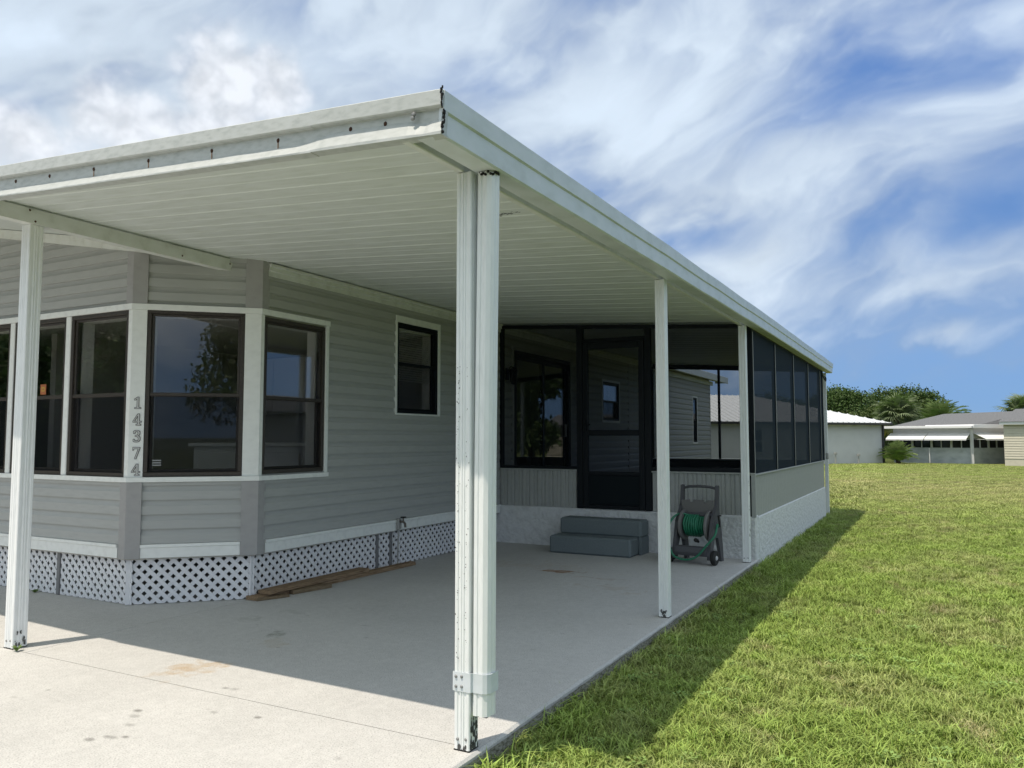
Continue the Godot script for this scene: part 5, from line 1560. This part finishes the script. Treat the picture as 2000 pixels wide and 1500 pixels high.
func build_grass() -> void:
	var meshes := [tuft(401, 20, 0.045, 0.050, 0.0021), tuft(402, 20, 0.045, 0.044, 0.0023), tuft(403, 18, 0.05, 0.056, 0.0021)]
	var far := [tuft(404, 18, 0.085, 0.045, 0.0040), tuft(405, 18, 0.09, 0.042, 0.0040)]
	var pa := fnl(411, 0.45, 4)
	var pb := fnl(412, 2.2, 3)
	var n_spot := fnl(413, 0.9, 2)
	var xs := [[], [], [], [], []]; var cols := [[], [], [], [], []]
	# zones: x range, z range, tufts per square metre, near or far kind
	var zones := [[-1.84, 2.6, -6.5, 0.8, 620.0, 0], [-1.84, 3.2, -12.5, -6.5, 420.0, 0], [-1.84, 3.6, -17.5, -12.5, 260.0, 0], [-1.6, 4.5, -28.0, -17.5, 170.0, 1], [-7.0, 6.0, -42.0, -28.0, 95.0, 1], [-8.0, 7.0, -53.5, -42.0, 65.0, 1], [-6.0, -1.6, -28.0, -16.3, 50.0, 1]]
	for zn in zones:
		var n := int((zn[1] - zn[0]) * (zn[3] - zn[2]) * zn[4])
		for i in n:
			var x := rng.randf_range(zn[0], zn[1])
			var z := rng.randf_range(zn[2], zn[3])
			var v := pa.get_noise_2d(x, z)
			var w := pb.get_noise_2d(x, z)
			var dry := clampf(0.10 + 0.55 * v + 0.35 * w, 0.0, 1.0)
			# mown, sunburnt belt across the middle of the lawn
			dry += 0.55 * exp(-pow((z + 28.0 + 3.0 * v) / 9.0, 2.0)) + 0.22 * sstep(-30.0, -45.0, z)
			if z > -4.6 and z < -3.2 and x < -0.7: dry += 0.35 * maxf(0.0, w + 0.25)
			dry = clampf(dry, 0.0, 0.9)
			if w + 0.5 * v > 0.42 and rng.randf() < 0.45: continue
			var mow := 1.0 + 0.10 * sin((x * 0.86 + z * 0.5 + 0.5 * v) * 5.6) * sstep(-3.0, -9.0, z)
			var bare := sstep(0.34, 0.52, w + 0.35 * v) * sstep(0.0, 0.35, n_spot.get_noise_2d(x, z) + 0.1)
			dry = lerpf(dry, 0.95, bare)
			var c := Color(0.305, 0.405, 0.098).lerp(Color(0.50, 0.46, 0.245), dry) * rng.randf_range(0.68, 1.32) * mow
			c.a = 1.0
			var s := rng.randf_range(0.70, 1.3) * (1.0 - 0.30 * dry)
			if x < -1.70: s *= rng.randf_range(1.2, 1.75)
			var k := rng.randi_range(0, 2) if zn[5] == 0 else rng.randi_range(3, 4)
			xs[k].append(Transform3D(Basis(Vector3.UP, rng.randf() * TAU).scaled(Vector3(s, s * rng.randf_range(0.8, 1.2), s)), Vector3(x, LAWN, z)))
			cols[k].append(c)
	var root := Node3D.new()
	root.name = "grass"
	add_child(root)
	tag(root, "short mown green grass with dry patches covering the lawn", "grass", "", "stuff")
	var wb := MB.new()
	wb.tint = true
	for i in 14:
		var a := i * 2.4
		var q := 0.012 + 0.030 * sqrt(i / 14.0)
		var p := Vector3(cos(a) * q, 0.020 + 0.018 * rng.randf(), sin(a) * q)
		var g := rng.randf_range(0.7, 1.3)
		wb.col = Color(g, g, g)
		var d := Vector3(cos(a), 0.25, sin(a)) * 0.012
		var e := Vector3(-sin(a), 0.0, cos(a)) * 0.008
		wb.quad(p - d, p + e, p + d, p - e, Vector3.UP)
	var wx := []; var wc := []
	for i in 520:
		var x := rng.randf_range(-1.75, 1.6)
		var z := rng.randf_range(-7.5, -2.2)
		if n_spot.get_noise_2d(x * 1.3 + 20.0, z * 1.3) < 0.12 and not (x < -0.8 and z > -3.6): continue
		wx.append(Transform3D(Basis(Vector3.UP, rng.randf() * TAU) * rng.randf_range(0.6, 1.2), Vector3(x, LAWN, z)))
		var g := rng.randf_range(0.8, 1.2)
		wc.append(Color(0.27 * g, 0.40 * g, 0.12 * g))
	copies(root, "clover", wb.mesh(), M.grass_blade, wx, wc).set_meta("kind", "stuff")
	for k in 5:
		var o := copies(root, "grass_blades", (meshes + far)[k], M.grass_blade, xs[k], cols[k])
		o.set_meta("kind", "stuff")
